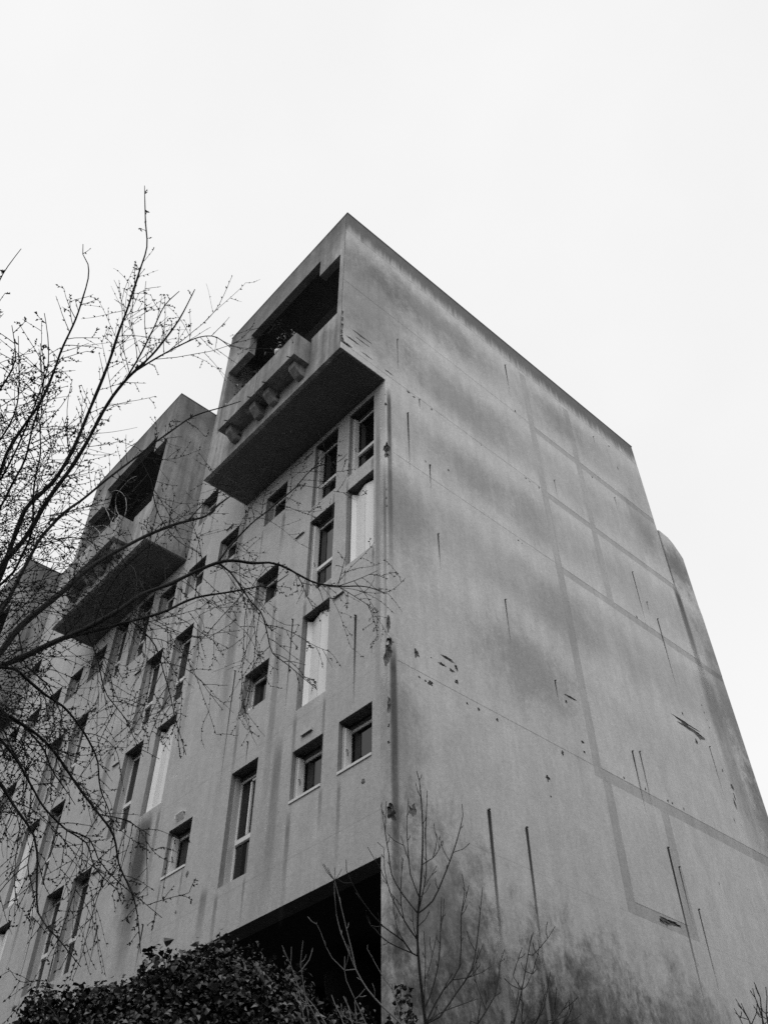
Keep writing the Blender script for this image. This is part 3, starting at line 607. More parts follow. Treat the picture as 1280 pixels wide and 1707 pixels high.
LIMBS = [
('up',[(3.285,-7.067,4.782,0.0476),(3.313,-7.04,4.888,0.0466),(3.343,-7.011,4.995,0.0455),(3.377,-6.985,5.105,0.0445),(3.416,-6.965,5.224,0.0433),(3.465,-6.953,5.364,0.0419),(3.522,-6.948,5.519,0.0404),(3.58,-6.946,5.664,0.039),(3.627,-6.945,5.773,0.0379),(3.672,-6.935,5.871,0.0368),(3.736,-6.896,5.995,0.0354),(3.788,-6.883,6.093,0.0343),(3.847,-6.877,6.204,0.0331),(3.917,-6.869,6.327,0.0317),(4.034,-6.849,6.518,0.0294),(4.134,-6.842,6.674,0.0275),(4.26,-6.836,6.857,0.025),(4.339,-6.831,6.965,0.0236),(4.423,-6.821,7.073,0.022),(4.507,-6.802,7.175,0.0204),(4.586,-6.779,7.266,0.0189),(4.709,-6.734,7.399,0.0165),(4.823,-6.711,7.52,0.0142),(4.948,-6.695,7.648,0.0116),(5.05,-6.693,7.751,0.0091),(5.148,-6.696,7.847,0.0059)]),
('up',[(3.285,-7.067,4.782,0.039),(3.314,-7.059,4.909,0.0382),(3.347,-7.052,5.041,0.0374),(3.384,-7.043,5.17,0.0366),(3.421,-7.029,5.287,0.0358),(3.467,-6.993,5.417,0.0349),(3.512,-6.948,5.531,0.0341),(3.561,-6.918,5.65,0.0333),(3.62,-6.92,5.796,0.0323),(3.683,-6.94,5.949,0.0312),(3.738,-6.957,6.072,0.0304),(3.814,-6.969,6.229,0.0292),(3.874,-6.935,6.332,0.0284),(3.941,-6.898,6.444,0.0275),(4.004,-6.89,6.549,0.0266),(4.074,-6.892,6.663,0.0257),(4.165,-6.9,6.807,0.0245),(4.259,-6.911,6.948,0.0233),(4.333,-6.921,7.055,0.0223),(4.401,-6.935,7.151,0.0215),(4.472,-6.956,7.25,0.0205),(4.541,-6.98,7.344,0.0196),(4.664,-7.025,7.504,0.0179),(4.811,-7.06,7.679,0.0159),(4.899,-7.081,7.779,0.0147),(4.985,-7.105,7.873,0.0134),(5.109,-7.149,8.008,0.0115),(5.211,-7.251,8.136,0.0093),(5.285,-7.317,8.222,0.0076),(5.366,-7.387,8.312,0.0051)]),
('up',[(4.586,-6.779,7.266,0.0144),(4.652,-6.689,7.447,0.013),(4.738,-6.552,7.66,0.011),(4.815,-6.432,7.829,0.0092),(4.846,-6.303,7.923,0.0076),(4.805,-6.132,7.968,0.0052)]),
('up',[(4.507,-6.802,7.175,0.0144),(4.741,-6.82,7.282,0.0119),(4.951,-6.859,7.373,0.0094),(5.128,-6.893,7.443,0.0072),(5.278,-6.869,7.489,0.0047)]),
('up',[(3.285,-7.067,4.782,0.0346),(3.331,-7.102,4.908,0.0336),(3.383,-7.141,5.038,0.0326),(3.437,-7.18,5.167,0.0315),(3.492,-7.216,5.289,0.0305),(3.546,-7.243,5.399,0.0296),(3.607,-7.265,5.517,0.0286),(3.665,-7.275,5.619,0.0277),(3.721,-7.279,5.712,0.0269),(3.779,-7.281,5.805,0.026),(3.865,-7.275,5.934,0.0248),(3.952,-7.263,6.058,0.0236),(4.027,-7.256,6.16,0.0226),(4.146,-7.286,6.321,0.021),(4.26,-7.292,6.462,0.0195),(4.332,-7.289,6.546,0.0186),(4.407,-7.289,6.631,0.0176),(4.549,-7.31,6.788,0.0158),(4.689,-7.344,6.936,0.0139),(4.841,-7.367,7.084,0.0118),(4.952,-7.399,7.189,0.0102),(5.052,-7.434,7.281,0.0085),(5.115,-7.485,7.342,0.0072),(5.141,-7.549,7.377,0.006),(5.186,-7.585,7.419,0.0046)]),
('up',[(3.285,-7.067,4.782,0.026),(3.355,-7.097,4.889,0.025),(3.43,-7.131,4.999,0.0239),(3.507,-7.164,5.107,0.0229),(3.582,-7.193,5.208,0.0219),(3.654,-7.213,5.299,0.021),(3.761,-7.224,5.425,0.0197),(3.857,-7.218,5.53,0.0186),(3.945,-7.211,5.621,0.0176),(4.055,-7.206,5.732,0.0164),(4.144,-7.203,5.818,0.0154),(4.276,-7.217,5.943,0.0139),(4.404,-7.226,6.057,0.0125),(4.535,-7.282,6.175,0.0109),(4.616,-7.311,6.244,0.0099),(4.694,-7.34,6.307,0.009),(4.794,-7.393,6.388,0.0076),(4.886,-7.46,6.461,0.0061),(4.961,-7.537,6.518,0.0042)]),
('up',[(3.561,-6.918,5.65,0.018),(3.729,-6.88,5.732,0.0164),(3.842,-6.899,5.795,0.0154),(3.951,-6.92,5.855,0.0143),(4.039,-6.953,5.903,0.0134),(4.149,-7.015,5.961,0.0123),(4.272,-7.082,6.023,0.011),(4.372,-7.125,6.069,0.0099),(4.467,-7.168,6.111,0.0089),(4.571,-7.236,6.153,0.0077),(4.665,-7.306,6.187,0.0064),(4.781,-7.418,6.221,0.0041)]),
('up',[(3.285,-7.067,4.782,0.026),(3.334,-7.108,4.886,0.0252),(3.384,-7.15,4.99,0.0245),(3.437,-7.193,5.093,0.0237),(3.493,-7.236,5.197,0.023),(3.554,-7.278,5.303,0.0222),(3.62,-7.318,5.412,0.0213),(3.683,-7.351,5.51,0.0206),(3.753,-7.383,5.613,0.0198),(3.827,-7.414,5.718,0.0189),(3.904,-7.444,5.821,0.0181),(3.982,-7.475,5.922,0.0172),(4.057,-7.505,6.016,0.0164),(4.129,-7.536,6.102,0.0157),(4.22,-7.58,6.208,0.0147),(4.305,-7.624,6.302,0.0137),(4.385,-7.667,6.388,0.0129),(4.463,-7.708,6.468,0.012),(4.543,-7.747,6.547,0.0111),(4.649,-7.796,6.647,0.0099),(4.756,-7.843,6.743,0.0087),(4.854,-7.884,6.827,0.0075),(4.93,-7.912,6.889,0.0065),(5.017,-7.917,6.958,0.0054),(5.127,-7.907,7.04,0.0035)]),
('up',[(4.129,-7.536,6.102,0.0175),(4.277,-7.545,6.19,0.0154),(4.41,-7.553,6.265,0.0134),(4.564,-7.569,6.348,0.0111),(4.666,-7.577,6.4,0.0096),(4.772,-7.599,6.451,0.0078),(4.864,-7.656,6.493,0.0059),(4.953,-7.725,6.529,0.0034)]),
('up',[(3.607,-7.265,5.517,0.0176),(3.732,-7.293,5.607,0.0166),(3.844,-7.303,5.682,0.0157),(3.951,-7.313,5.751,0.0149),(4.043,-7.317,5.808,0.0141),(4.161,-7.306,5.875,0.0132),(4.265,-7.296,5.931,0.0124),(4.359,-7.302,5.983,0.0117),(4.463,-7.314,6.038,0.0109),(4.582,-7.336,6.1,0.01),(4.69,-7.359,6.153,0.0092),(4.81,-7.388,6.209,0.0082),(4.929,-7.421,6.261,0.0072),(5.03,-7.456,6.303,0.0063),(5.164,-7.538,6.353,0.0049),(5.273,-7.625,6.387,0.0032)]),
('up',[(3.779,-7.281,5.805,0.0177),(3.879,-7.306,5.905,0.0165),(3.984,-7.332,6.005,0.0152),(4.086,-7.357,6.098,0.014),(4.18,-7.377,6.18,0.0129),(4.281,-7.385,6.263,0.0116),(4.368,-7.386,6.331,0.0106),(4.46,-7.41,6.404,0.0094),(4.538,-7.455,6.465,0.0083),(4.621,-7.516,6.529,0.007),(4.706,-7.583,6.591,0.0055),(4.791,-7.646,6.65,0.0035)]),
('mid',[(3.285,-7.067,4.782,0.0303),(3.27,-7.031,4.928,0.0298),(3.258,-6.979,5.11,0.0292),(3.254,-6.932,5.24,0.0287),(3.253,-6.871,5.392,0.028),(3.26,-6.81,5.557,0.0274),(3.272,-6.762,5.725,0.0266),(3.292,-6.734,5.909,0.0258),(3.319,-6.718,6.109,0.025),(3.35,-6.708,6.297,0.0241),(3.379,-6.697,6.445,0.0234),(3.431,-6.637,6.653,0.0223),(3.488,-6.535,6.847,0.0211),(3.531,-6.484,6.979,0.0203),(3.584,-6.427,7.124,0.0193),(3.645,-6.351,7.278,0.0182),(3.71,-6.27,7.429,0.0171),(3.772,-6.196,7.56,0.0161),(3.835,-6.126,7.684,0.015),(3.902,-6.064,7.812,0.0139),(3.969,-5.996,7.931,0.0127),(4.032,-5.895,8.035,0.0114),(4.09,-5.791,8.126,0.0101),(4.187,-5.649,8.266,0.0074)]),
('mid',[(3.285,-7.067,4.782,0.0563),(3.254,-6.974,4.925,0.0549),(3.228,-6.874,5.08,0.0532),(3.212,-6.795,5.206,0.0519),(3.202,-6.711,5.343,0.0503),(3.198,-6.645,5.464,0.049),(3.204,-6.582,5.696,0.0466),(3.221,-6.486,5.924,0.0439),(3.247,-6.386,6.14,0.0411),(3.289,-6.27,6.378,0.0379),(3.322,-6.176,6.533,0.0355),(3.362,-6.072,6.691,0.0329),(3.401,-5.982,6.823,0.0306),(3.441,-5.885,6.948,0.0282),(3.49,-5.751,7.083,0.0252),(3.537,-5.62,7.203,0.0222),(3.596,-5.468,7.335,0.0184),(3.665,-5.393,7.485,0.0148),(3.749,-5.289,7.648,0.009)]),
('mid',[(3.537,-5.62,7.203,0.0119),(3.698,-5.547,7.397,0.0083),(3.794,-5.503,7.505,0.0055)]),
('mid',[(3.285,-7.067,4.782,0.0476),(3.287,-6.974,4.886,0.0466),(3.295,-6.875,4.998,0.0454),(3.305,-6.798,5.087,0.0445),(3.319,-6.716,5.181,0.0435),(3.333,-6.644,5.263,0.0427),(3.363,-6.515,5.4,0.0411),(3.387,-6.437,5.491,0.0401),(3.415,-6.356,5.586,0.0391),(3.472,-6.209,5.749,0.0371),(3.519,-6.11,5.867,0.0357),(3.571,-6.015,5.984,0.0343),(3.648,-5.905,6.148,0.0324),(3.695,-5.807,6.233,0.0312),(3.738,-5.716,6.302,0.03),(3.763,-5.674,6.344,0.0294),(3.846,-5.542,6.47,0.0275),(3.907,-5.443,6.555,0.026),(3.955,-5.337,6.611,0.0247),(4.004,-5.182,6.656,0.023),(4.057,-5.063,6.706,0.0214),(4.081,-4.972,6.72,0.0204),(4.092,-4.879,6.719,0.0193),(4.098,-4.793,6.712,0.0183),(4.124,-4.584,6.7,0.0158),(4.189,-4.404,6.727,0.0133),(4.278,-4.22,6.774,0.0102),(4.319,-4.109,6.784,0.0082),(4.356,-3.986,6.781,0.0053)]),
('mid',[(3.415,-6.356,5.586,0.0278),(3.451,-6.251,5.675,0.0266),(3.483,-6.154,5.748,0.0255),(3.528,-6.028,5.84,0.024),(3.572,-5.916,5.921,0.0226),(3.625,-5.791,6.01,0.0211),(3.671,-5.693,6.081,0.0198),(3.721,-5.613,6.16,0.0186),(3.775,-5.514,6.235,0.0172),(3.861,-5.318,6.331,0.0146),(3.932,-5.187,6.407,0.0126),(3.995,-5.082,6.473,0.0108),(4.019,-5.012,6.488,0.0098),(4.131,-4.9,6.62,0.0061)]),
('mid',[(3.907,-5.443,6.555,0.015),(3.971,-5.418,6.674,0.0143),(4.046,-5.374,6.798,0.0135),(4.156,-5.302,6.96,0.0124),(4.238,-5.237,7.067,0.0115),(4.289,-5.208,7.135,0.011),(4.41,-5.116,7.28,0.0097),(4.565,-5.034,7.466,0.008),(4.7,-4.864,7.575,0.0061),(4.771,-4.83,7.653,0.0048)]),
('hang',[(3.907,-5.443,6.555,0.015),(3.934,-5.324,6.502,0.0141),(3.936,-5.21,6.424,0.0131),(3.935,-5.082,6.328,0.012),(3.946,-5.005,6.28,0.0114),(3.937,-4.958,6.231,0.0109),(3.894,-4.867,6.104,0.0096),(3.866,-4.784,5.996,0.0085),(3.907,-4.641,5.912,0.0071),(3.941,-4.53,5.845,0.0058),(3.981,-4.409,5.769,0.0039)]),
('hang',[(4.189,-4.404,6.727,0.0078),(4.238,-4.197,6.655,0.0059),(4.28,-4.025,6.589,0.0037)]),
('hang',[(4.189,-4.404,6.727,0.0073),(4.282,-4.433,6.871,0.0054),(4.338,-4.456,6.96,0.0037)]),
('hang',[(4.189,-4.404,6.727,0.0073),(4.289,-4.312,6.777,0.0061),(4.39,-4.228,6.829,0.0047),(4.446,-4.186,6.859,0.0037)]),
('hang',[(4.098,-4.793,6.712,0.0082),(4.101,-4.73,6.634,0.0074),(4.095,-4.656,6.523,0.0063),(4.097,-4.604,6.453,0.0055),(4.18,-4.487,6.381,0.0035)]),
('hang',[(3.285,-7.067,4.782,0.026),(3.343,-7.004,4.871,0.025),(3.404,-6.94,4.962,0.0241),(3.448,-6.867,5.015,0.0233),(3.453,-6.727,4.981,0.0223),(3.439,-6.582,4.907,0.0212),(3.446,-6.456,4.869,0.0203),(3.455,-6.34,4.833,0.0194),(3.46,-6.24,4.792,0.0186),(3.459,-6.14,4.74,0.0178),(3.453,-6.02,4.662,0.0167),(3.445,-5.905,4.58,0.0157),(3.44,-5.744,4.462,0.0141),(3.436,-5.609,4.353,0.0127),(3.4,-5.514,4.207,0.0111),(3.392,-5.433,4.12,0.01),(3.385,-5.353,4.029,0.0088),(3.368,-5.299,3.939,0.0077),(3.35,-5.259,3.857,0.0066),(3.323,-5.208,3.74,0.0044)]),
('hang',[(3.285,-7.067,4.782,0.026),(3.318,-7.015,4.886,0.025),(3.354,-6.962,4.992,0.0239),(3.386,-6.902,5.078,0.023),(3.416,-6.782,5.152,0.0218),(3.434,-6.67,5.191,0.0207),(3.448,-6.577,5.218,0.0199),(3.43,-6.452,5.191,0.0188),(3.41,-6.319,5.155,0.0176),(3.398,-6.173,5.124,0.0163),(3.375,-6.062,5.077,0.0152),(3.347,-5.947,5.02,0.014),(3.32,-5.849,4.963,0.0129),(3.289,-5.768,4.903,0.0118),(3.21,-5.674,4.78,0.0099),(3.15,-5.555,4.664,0.0078),(3.081,-5.446,4.533,0.0047)]),
('hang',[(3.285,-7.067,4.782,0.0216),(3.273,-6.968,4.852,0.0206),(3.264,-6.866,4.923,0.0195),(3.253,-6.767,4.974,0.0185),(3.218,-6.618,4.994,0.0172),(3.181,-6.488,4.993,0.016),(3.162,-6.344,5.024,0.0145),(3.115,-6.212,4.997,0.0131),(3.061,-6.084,4.957,0.0116),(2.99,-5.973,4.893,0.01),(2.918,-5.819,4.825,0.0077),(2.854,-5.685,4.757,0.0048)]),
('hang',[(3.285,-7.067,4.782,0.0216),(3.321,-6.962,4.782,0.0207),(3.359,-6.857,4.781,0.0197),(3.391,-6.76,4.774,0.0188),(3.426,-6.631,4.745,0.0177),(3.448,-6.522,4.704,0.0167),(3.456,-6.375,4.599,0.0152),(3.456,-6.293,4.524,0.0142),(3.457,-6.2,4.434,0.0131),(3.462,-6.119,4.36,0.0121),(3.5,-5.959,4.266,0.0103),(3.544,-5.829,4.208,0.0088),(3.544,-5.726,4.065,0.0068),(3.588,-5.584,3.967,0.0042)]),
('hang',[(3.285,-7.067,4.782,0.026),(3.32,-6.944,4.731,0.0247),(3.357,-6.821,4.679,0.0234),(3.39,-6.708,4.622,0.0221),(3.416,-6.605,4.556,0.021),(3.437,-6.512,4.486,0.0198),(3.455,-6.436,4.423,0.0189),(3.48,-6.308,4.289,0.0171),(3.499,-6.235,4.221,0.0161),(3.516,-6.168,4.147,0.0151),(3.52,-6.125,4.064,0.0141),(3.521,-6.087,3.967,0.013),(3.523,-6.043,3.834,0.0114),(3.532,-5.995,3.709,0.0098),(3.556,-5.936,3.64,0.0086),(3.589,-5.872,3.585,0.0075),(3.624,-5.802,3.517,0.006),(3.663,-5.731,3.447,0.004)]),
('hang',[(3.44,-5.744,4.462,0.0079),(3.447,-5.55,4.465,0.0059),(3.439,-5.351,4.426,0.0031)]),
('hang',[(3.5,-5.959,4.266,0.0093),(3.523,-5.808,4.25,0.0084),(3.493,-5.703,4.155,0.0075),(3.487,-5.627,4.107,0.0069),(3.487,-5.524,4.053,0.0062),(3.493,-5.427,4.008,0.0054),(3.503,-5.313,3.956,0.0044),(3.514,-5.2,3.904,0.003)]),
('hang',[(3.516,-6.168,4.147,0.0075),(3.491,-6.144,3.986,0.0064),(3.496,-6.09,3.894,0.0056),(3.503,-6.036,3.797,0.0048),(3.496,-6.018,3.7,0.004),(3.488,-6.009,3.603,0.0028)]),
('hang',[(3.181,-6.488,4.993,0.01),(3.221,-6.427,4.877,0.0088),(3.263,-6.371,4.769,0.0077),(3.343,-6.273,4.596,0.0058),(3.394,-6.252,4.374,0.003)]),
('hang',[(3.528,-6.028,5.84,0.0114),(3.608,-5.919,5.902,0.0107),(3.611,-5.796,5.855,0.01),(3.597,-5.671,5.783,0.0093),(3.531,-5.553,5.647,0.0083),(3.494,-5.478,5.563,0.0077),(3.453,-5.389,5.463,0.0069),(3.417,-5.31,5.37,0.0061),(3.378,-5.22,5.262,0.0051),(3.344,-5.14,5.163,0.0038)]),
('hang',[(3.472,-6.209,5.749,0.0113),(3.462,-6.115,5.659,0.0105),(3.45,-6.026,5.563,0.0097),(3.425,-5.949,5.45,0.0088),(3.405,-5.873,5.342,0.0079),(3.425,-5.704,5.202,0.0064),(3.427,-5.608,5.098,0.0053),(3.429,-5.511,4.984,0.0037)]),
('hang',[(3.204,-6.582,5.696,0.0124),(3.226,-6.517,5.543,0.0113),(3.256,-6.452,5.411,0.0102),(3.365,-6.306,5.269,0.0086),(3.409,-6.235,5.139,0.0075),(3.447,-6.18,4.991,0.0063),(3.47,-6.158,4.85,0.0051),(3.493,-6.148,4.709,0.0035)]),
('hang',[(3.71,-6.27,7.429,0.0117),(3.695,-6.099,7.266,0.0102),(3.663,-6.028,7.159,0.0094),(3.637,-5.948,7.048,0.0084),(3.642,-5.824,6.933,0.0072),(3.665,-5.7,6.834,0.006),(3.728,-5.548,6.746,0.0041)]),
('hang',[(3.362,-6.072,6.691,0.0114),(3.402,-5.948,6.46,0.0093),(3.421,-5.859,6.184,0.0069),(3.513,-5.716,5.964,0.0039)])]
SHOOTS = [
('centre',[(4.023,-3.365,3.402,0.0187),(4.043,-3.387,3.511,0.0178),(4.055,-3.409,3.593,0.0172),(4.07,-3.438,3.694,0.0164),(4.086,-3.465,3.788,0.0157),(4.108,-3.497,3.901,0.0148),(4.131,-3.523,3.999,0.0141),(4.181,-3.559,4.159,0.0128),(4.218,-3.575,4.253,0.012),(4.262,-3.596,4.364,0.0111),(4.298,-3.617,4.455,0.0104),(4.337,-3.643,4.555,0.0095),(4.372,-3.67,4.649,0.0087),(4.416,-3.712,4.77,0.0075),(4.45,-3.751,4.87,0.0065),(4.487,-3.799,4.982,0.0052),(4.497,-3.834,5.039,0.0042)]),
('centre',[(4.181,-3.559,4.159,0.0103),(4.256,-3.482,4.244,0.0095),(4.331,-3.437,4.4,0.0083),(4.382,-3.413,4.513,0.0075),(4.434,-3.392,4.632,0.0066),(4.479,-3.381,4.741,0.0057),(4.513,-3.378,4.831,0.0048),(4.527,-3.394,4.914,0.0038)]),
('centre',[(4.181,-3.559,4.159,0.0084),(4.128,-3.657,4.287,0.0076),(4.102,-3.736,4.415,0.0069),(4.119,-3.776,4.543,0.0062),(4.137,-3.826,4.685,0.0054),(4.165,-3.848,4.787,0.0047),(4.2,-3.872,4.898,0.0038)]),
('centre',[(4.218,-3.575,4.253,0.007),(4.22,-3.661,4.398,0.0062),(4.245,-3.697,4.493,0.0057),(4.279,-3.738,4.607,0.0051),(4.312,-3.772,4.706,0.0045),(4.387,-3.818,4.872,0.0033)]),
('centre',[(4.131,-3.523,3.999,0.007),(4.119,-3.637,4.107,0.0061),(4.144,-3.684,4.188,0.0056),(4.182,-3.725,4.277,0.0049),(4.231,-3.758,4.366,0.0042),(4.285,-3.789,4.456,0.0032)]),
('centre',[(4.131,-3.523,3.999,0.0065),(4.121,-3.594,4.071,0.0061),(4.114,-3.668,4.148,0.0057),(4.114,-3.732,4.22,0.0053),(4.13,-3.802,4.318,0.0048),(4.154,-3.852,4.403,0.0044),(4.208,-3.908,4.525,0.0036),(4.195,-3.956,4.555,0.0032)]),
('centre',[(4.108,-3.497,3.901,0.0089),(4.099,-3.549,3.915,0.0086),(4.11,-3.632,3.967,0.0081),(4.095,-3.818,4.032,0.0071),(4.101,-3.922,4.082,0.0065),(4.115,-4.017,4.134,0.0058),(4.15,-4.151,4.221,0.0049),(4.18,-4.225,4.275,0.0042),(4.224,-4.266,4.324,0.0035)]),
('centre',[(4.099,-3.549,3.915,0.0074),(4.108,-3.782,3.931,0.0059),(4.148,-3.962,3.975,0.0045),(4.153,-3.983,3.98,0.0044),(4.185,-4.048,4.009,0.0037),(4.22,-4.079,4.031,0.0031)]),
('centre',[(4.055,-3.409,3.593,0.0089),(4.093,-3.386,3.671,0.0084),(4.128,-3.37,3.76,0.0078),(4.16,-3.361,3.851,0.0072),(4.196,-3.366,3.997,0.0063),(4.225,-3.379,4.13,0.0053),(4.264,-3.397,4.29,0.0038)]),
('centre',[(4.043,-3.387,3.511,0.0098),(4.096,-3.343,3.632,0.0091),(4.144,-3.303,3.717,0.0087),(4.192,-3.259,3.78,0.0082),(4.237,-3.226,3.861,0.0078),(4.259,-3.224,3.963,0.0072),(4.279,-3.232,4.087,0.0065),(4.298,-3.24,4.194,0.0059),(4.348,-3.237,4.359,0.0048),(4.356,-3.263,4.468,0.0038)]),
('centre',[(4.043,-3.387,3.511,0.0107),(4.1,-3.305,3.559,0.0102),(4.136,-3.26,3.627,0.0097),(4.175,-3.213,3.705,0.0092),(4.218,-3.165,3.78,0.0087),(4.259,-3.124,3.866,0.0081),(4.288,-3.102,3.981,0.0074),(4.313,-3.088,4.115,0.0065),(4.343,-3.078,4.264,0.0054),(4.376,-3.071,4.422,0.0039)]),
('centre',[(4.192,-3.259,3.78,0.0056),(4.242,-3.148,3.807,0.0049),(4.292,-3.052,3.85,0.0041),(4.327,-2.992,3.896,0.0034)]),
('centre',[(4.181,-3.559,4.159,0.007),(4.257,-3.568,4.309,0.0064),(4.311,-3.587,4.428,0.0059),(4.366,-3.639,4.593,0.0051),(4.403,-3.666,4.688,0.0047),(4.451,-3.699,4.801,0.0041),(4.5,-3.733,4.914,0.0033)]),
('centre',[(4.298,-3.617,4.455,0.0061),(4.366,-3.573,4.493,0.0053),(4.433,-3.585,4.613,0.0039),(4.441,-3.6,4.646,0.0033)]),
('centre',[(4.043,-3.387,3.511,0.0061),(4.104,-3.308,3.579,0.0054),(4.179,-3.207,3.627,0.0045),(4.263,-3.096,3.675,0.0033)]),
('centre',[(4.055,-3.409,3.593,0.0061),(4.104,-3.438,3.769,0.0052),(4.14,-3.46,3.892,0.0044),(4.177,-3.504,4.051,0.0033)]),
('right',[(4.353,-3.309,3.345,0.0091),(4.394,-3.255,3.46,0.0082),(4.436,-3.203,3.541,0.0075),(4.48,-3.153,3.635,0.0066),(4.505,-3.129,3.747,0.0057),(4.521,-3.115,3.848,0.0047),(4.548,-3.092,3.922,0.0037)]),
('right',[(4.394,-3.255,3.46,0.0059),(4.465,-3.232,3.568,0.0045),(4.483,-3.249,3.647,0.0032)]),
('right',[(4.547,-3.131,3.337,0.0095),(4.574,-3.1,3.45,0.0087),(4.599,-3.074,3.545,0.008),(4.628,-3.047,3.655,0.0071),(4.657,-3.025,3.77,0.0062),(4.683,-3.007,3.876,0.0052),(4.718,-2.987,4.002,0.0037)]),
('right',[(4.628,-3.047,3.655,0.0055),(4.607,-3.099,3.738,0.0032)]),
('right',[(4.657,-3.025,3.77,0.0055),(4.689,-2.99,3.752,0.0045),(4.721,-2.976,3.781,0.0032)]),
('right',[(4.683,-3.007,3.876,0.0056),(4.705,-2.987,3.87,0.0046),(4.73,-2.975,3.889,0.0032)]),
('right',[(4.58,-2.975,3.358,0.0087),(4.623,-2.942,3.469,0.0076),(4.681,-2.898,3.574,0.0064),(4.726,-2.875,3.723,0.0047),(4.745,-2.866,3.777,0.0037)]),
('right',[(4.641,-2.923,3.354,0.0083),(4.699,-2.859,3.468,0.0067),(4.756,-2.799,3.554,0.0051),(4.792,-2.764,3.613,0.0037)]),
('right',[(4.729,-2.86,3.378,0.0069),(4.752,-2.815,3.465,0.0057),(4.786,-2.756,3.578,0.0037)]),
('right',[(4.545,-3.005,3.359,0.006),(4.551,-2.974,3.479,0.0048),(4.576,-2.935,3.557,0.0039),(4.589,-2.917,3.591,0.0033)]),
('left',[(4.522,-3.982,3.247,0.0107),(4.462,-4.043,3.327,0.0101),(4.407,-4.101,3.396,0.0095),(4.346,-4.174,3.494,0.0086),(4.306,-4.234,3.605,0.0078),(4.279,-4.291,3.734,0.0068),(4.264,-4.324,3.806,0.0063),(4.256,-4.365,3.926,0.0053),(4.262,-4.384,4.014,0.0045),(4.272,-4.404,4.11,0.0034)]),
('left',[(4.306,-4.234,3.605,0.0071),(4.301,-4.267,3.715,0.0065),(4.295,-4.308,3.833,0.0058),(4.291,-4.361,3.982,0.0048),(4.289,-4.414,4.119,0.0038),(4.277,-4.445,4.165,0.0034),(4.274,-4.462,4.196,0.003)]),
('left',[(4.289,-4.414,4.119,0.0043),(4.312,-4.403,4.145,0.0036),(4.339,-4.396,4.183,0.0026)]),
('left',[(4.289,-4.414,4.119,0.0043),(4.314,-4.433,4.191,0.0026)]),
('left',[(4.289,-4.414,4.119,0.0043),(4.271,-4.466,4.162,0.0035),(4.268,-4.502,4.207,0.0026)]),
('left',[(4.306,-4.234,3.605,0.0067),(4.259,-4.286,3.599,0.0062),(4.225,-4.361,3.664,0.0054),(4.215,-4.407,3.724,0.0047),(4.214,-4.452,3.801,0.0038),(4.21,-4.484,3.845,0.0032),(4.213,-4.486,3.856,0.0029)]),
('left',[(4.441,-4.205,3.202,0.0065),(4.414,-4.239,3.273,0.006),(4.394,-4.266,3.337,0.0055),(4.374,-4.296,3.405,0.005),(4.346,-4.341,3.506,0.0042),(4.342,-4.355,3.563,0.0038),(4.35,-4.361,3.643,0.0029)]),
('left',[(4.374,-4.296,3.405,0.0041),(4.394,-4.28,3.421,0.0036),(4.426,-4.26,3.457,0.0025)]),
('left',[(4.431,-3.995,3.412,0.0063),(4.427,-4.041,3.503,0.0056),(4.404,-4.098,3.568,0.0049),(4.388,-4.161,3.655,0.004),(4.378,-4.204,3.715,0.0033),(4.386,-4.207,3.737,0.0029)]),
('left',[(4.371,-4.427,3.151,0.0076),(4.336,-4.48,3.245,0.0069),(4.294,-4.544,3.34,0.006),(4.265,-4.586,3.389,0.0056),(4.241,-4.626,3.443,0.005),(4.223,-4.675,3.552,0.004),(4.203,-4.722,3.629,0.0031),(4.202,-4.727,3.646,0.0028)]),
('left',[(4.223,-4.675,3.552,0.0041),(4.237,-4.687,3.604,0.0033),(4.248,-4.697,3.647,0.0024)]),
('left',[(4.265,-4.586,3.389,0.0048),(4.278,-4.628,3.502,0.004),(4.284,-4.649,3.553,0.0036),(4.322,-4.668,3.669,0.0024)]),
('left',[(4.241,-4.626,3.443,0.004),(4.213,-4.685,3.483,0.003),(4.208,-4.703,3.503,0.0024)]),
('left',[(4.341,-4.464,3.15,0.0052),(4.297,-4.495,3.25,0.0044),(4.24,-4.541,3.364,0.0033),(4.229,-4.551,3.393,0.0028)]),
('left',[(4.418,-4.391,3.201,0.0048),(4.378,-4.408,3.298,0.0039),(4.348,-4.425,3.357,0.0032),(4.326,-4.437,3.411,0.0024)]),
('left',[(4.451,-4.341,3.176,0.0048),(4.419,-4.355,3.266,0.004),(4.398,-4.363,3.341,0.0033),(4.369,-4.381,3.406,0.0024)]),
('far right',[(5.96,-2.498,3.191,0.0087),(5.973,-2.478,3.296,0.007),(5.959,-2.471,3.416,0.0049),(5.958,-2.467,3.467,0.0035)]),
('far right',[(5.973,-2.478,3.296,0.0061),(6.004,-2.494,3.4,0.0046),(6.005,-2.52,3.479,0.003)]),
('far right',[(5.922,-2.524,3.211,0.0069),(5.904,-2.513,3.296,0.0057),(5.875,-2.51,3.369,0.0044),(5.851,-2.51,3.425,0.0031)]),
('far right',[(5.886,-2.544,3.214,0.0061),(5.852,-2.519,3.315,0.0045),(5.826,-2.508,3.376,0.0031)]),
('far right',[(5.994,-2.484,3.203,0.0069),(5.998,-2.465,3.317,0.0055),(6.02,-2.442,3.407,0.0042),(6.026,-2.433,3.466,0.0031)]),
('far right',[(5.998,-2.465,3.317,0.0052),(5.985,-2.476,3.334,0.0044),(5.968,-2.496,3.367,0.0026)]),
('far right',[(5.904,-2.513,3.296,0.0052),(5.899,-2.53,3.343,0.004),(5.899,-2.542,3.382,0.0026)])]

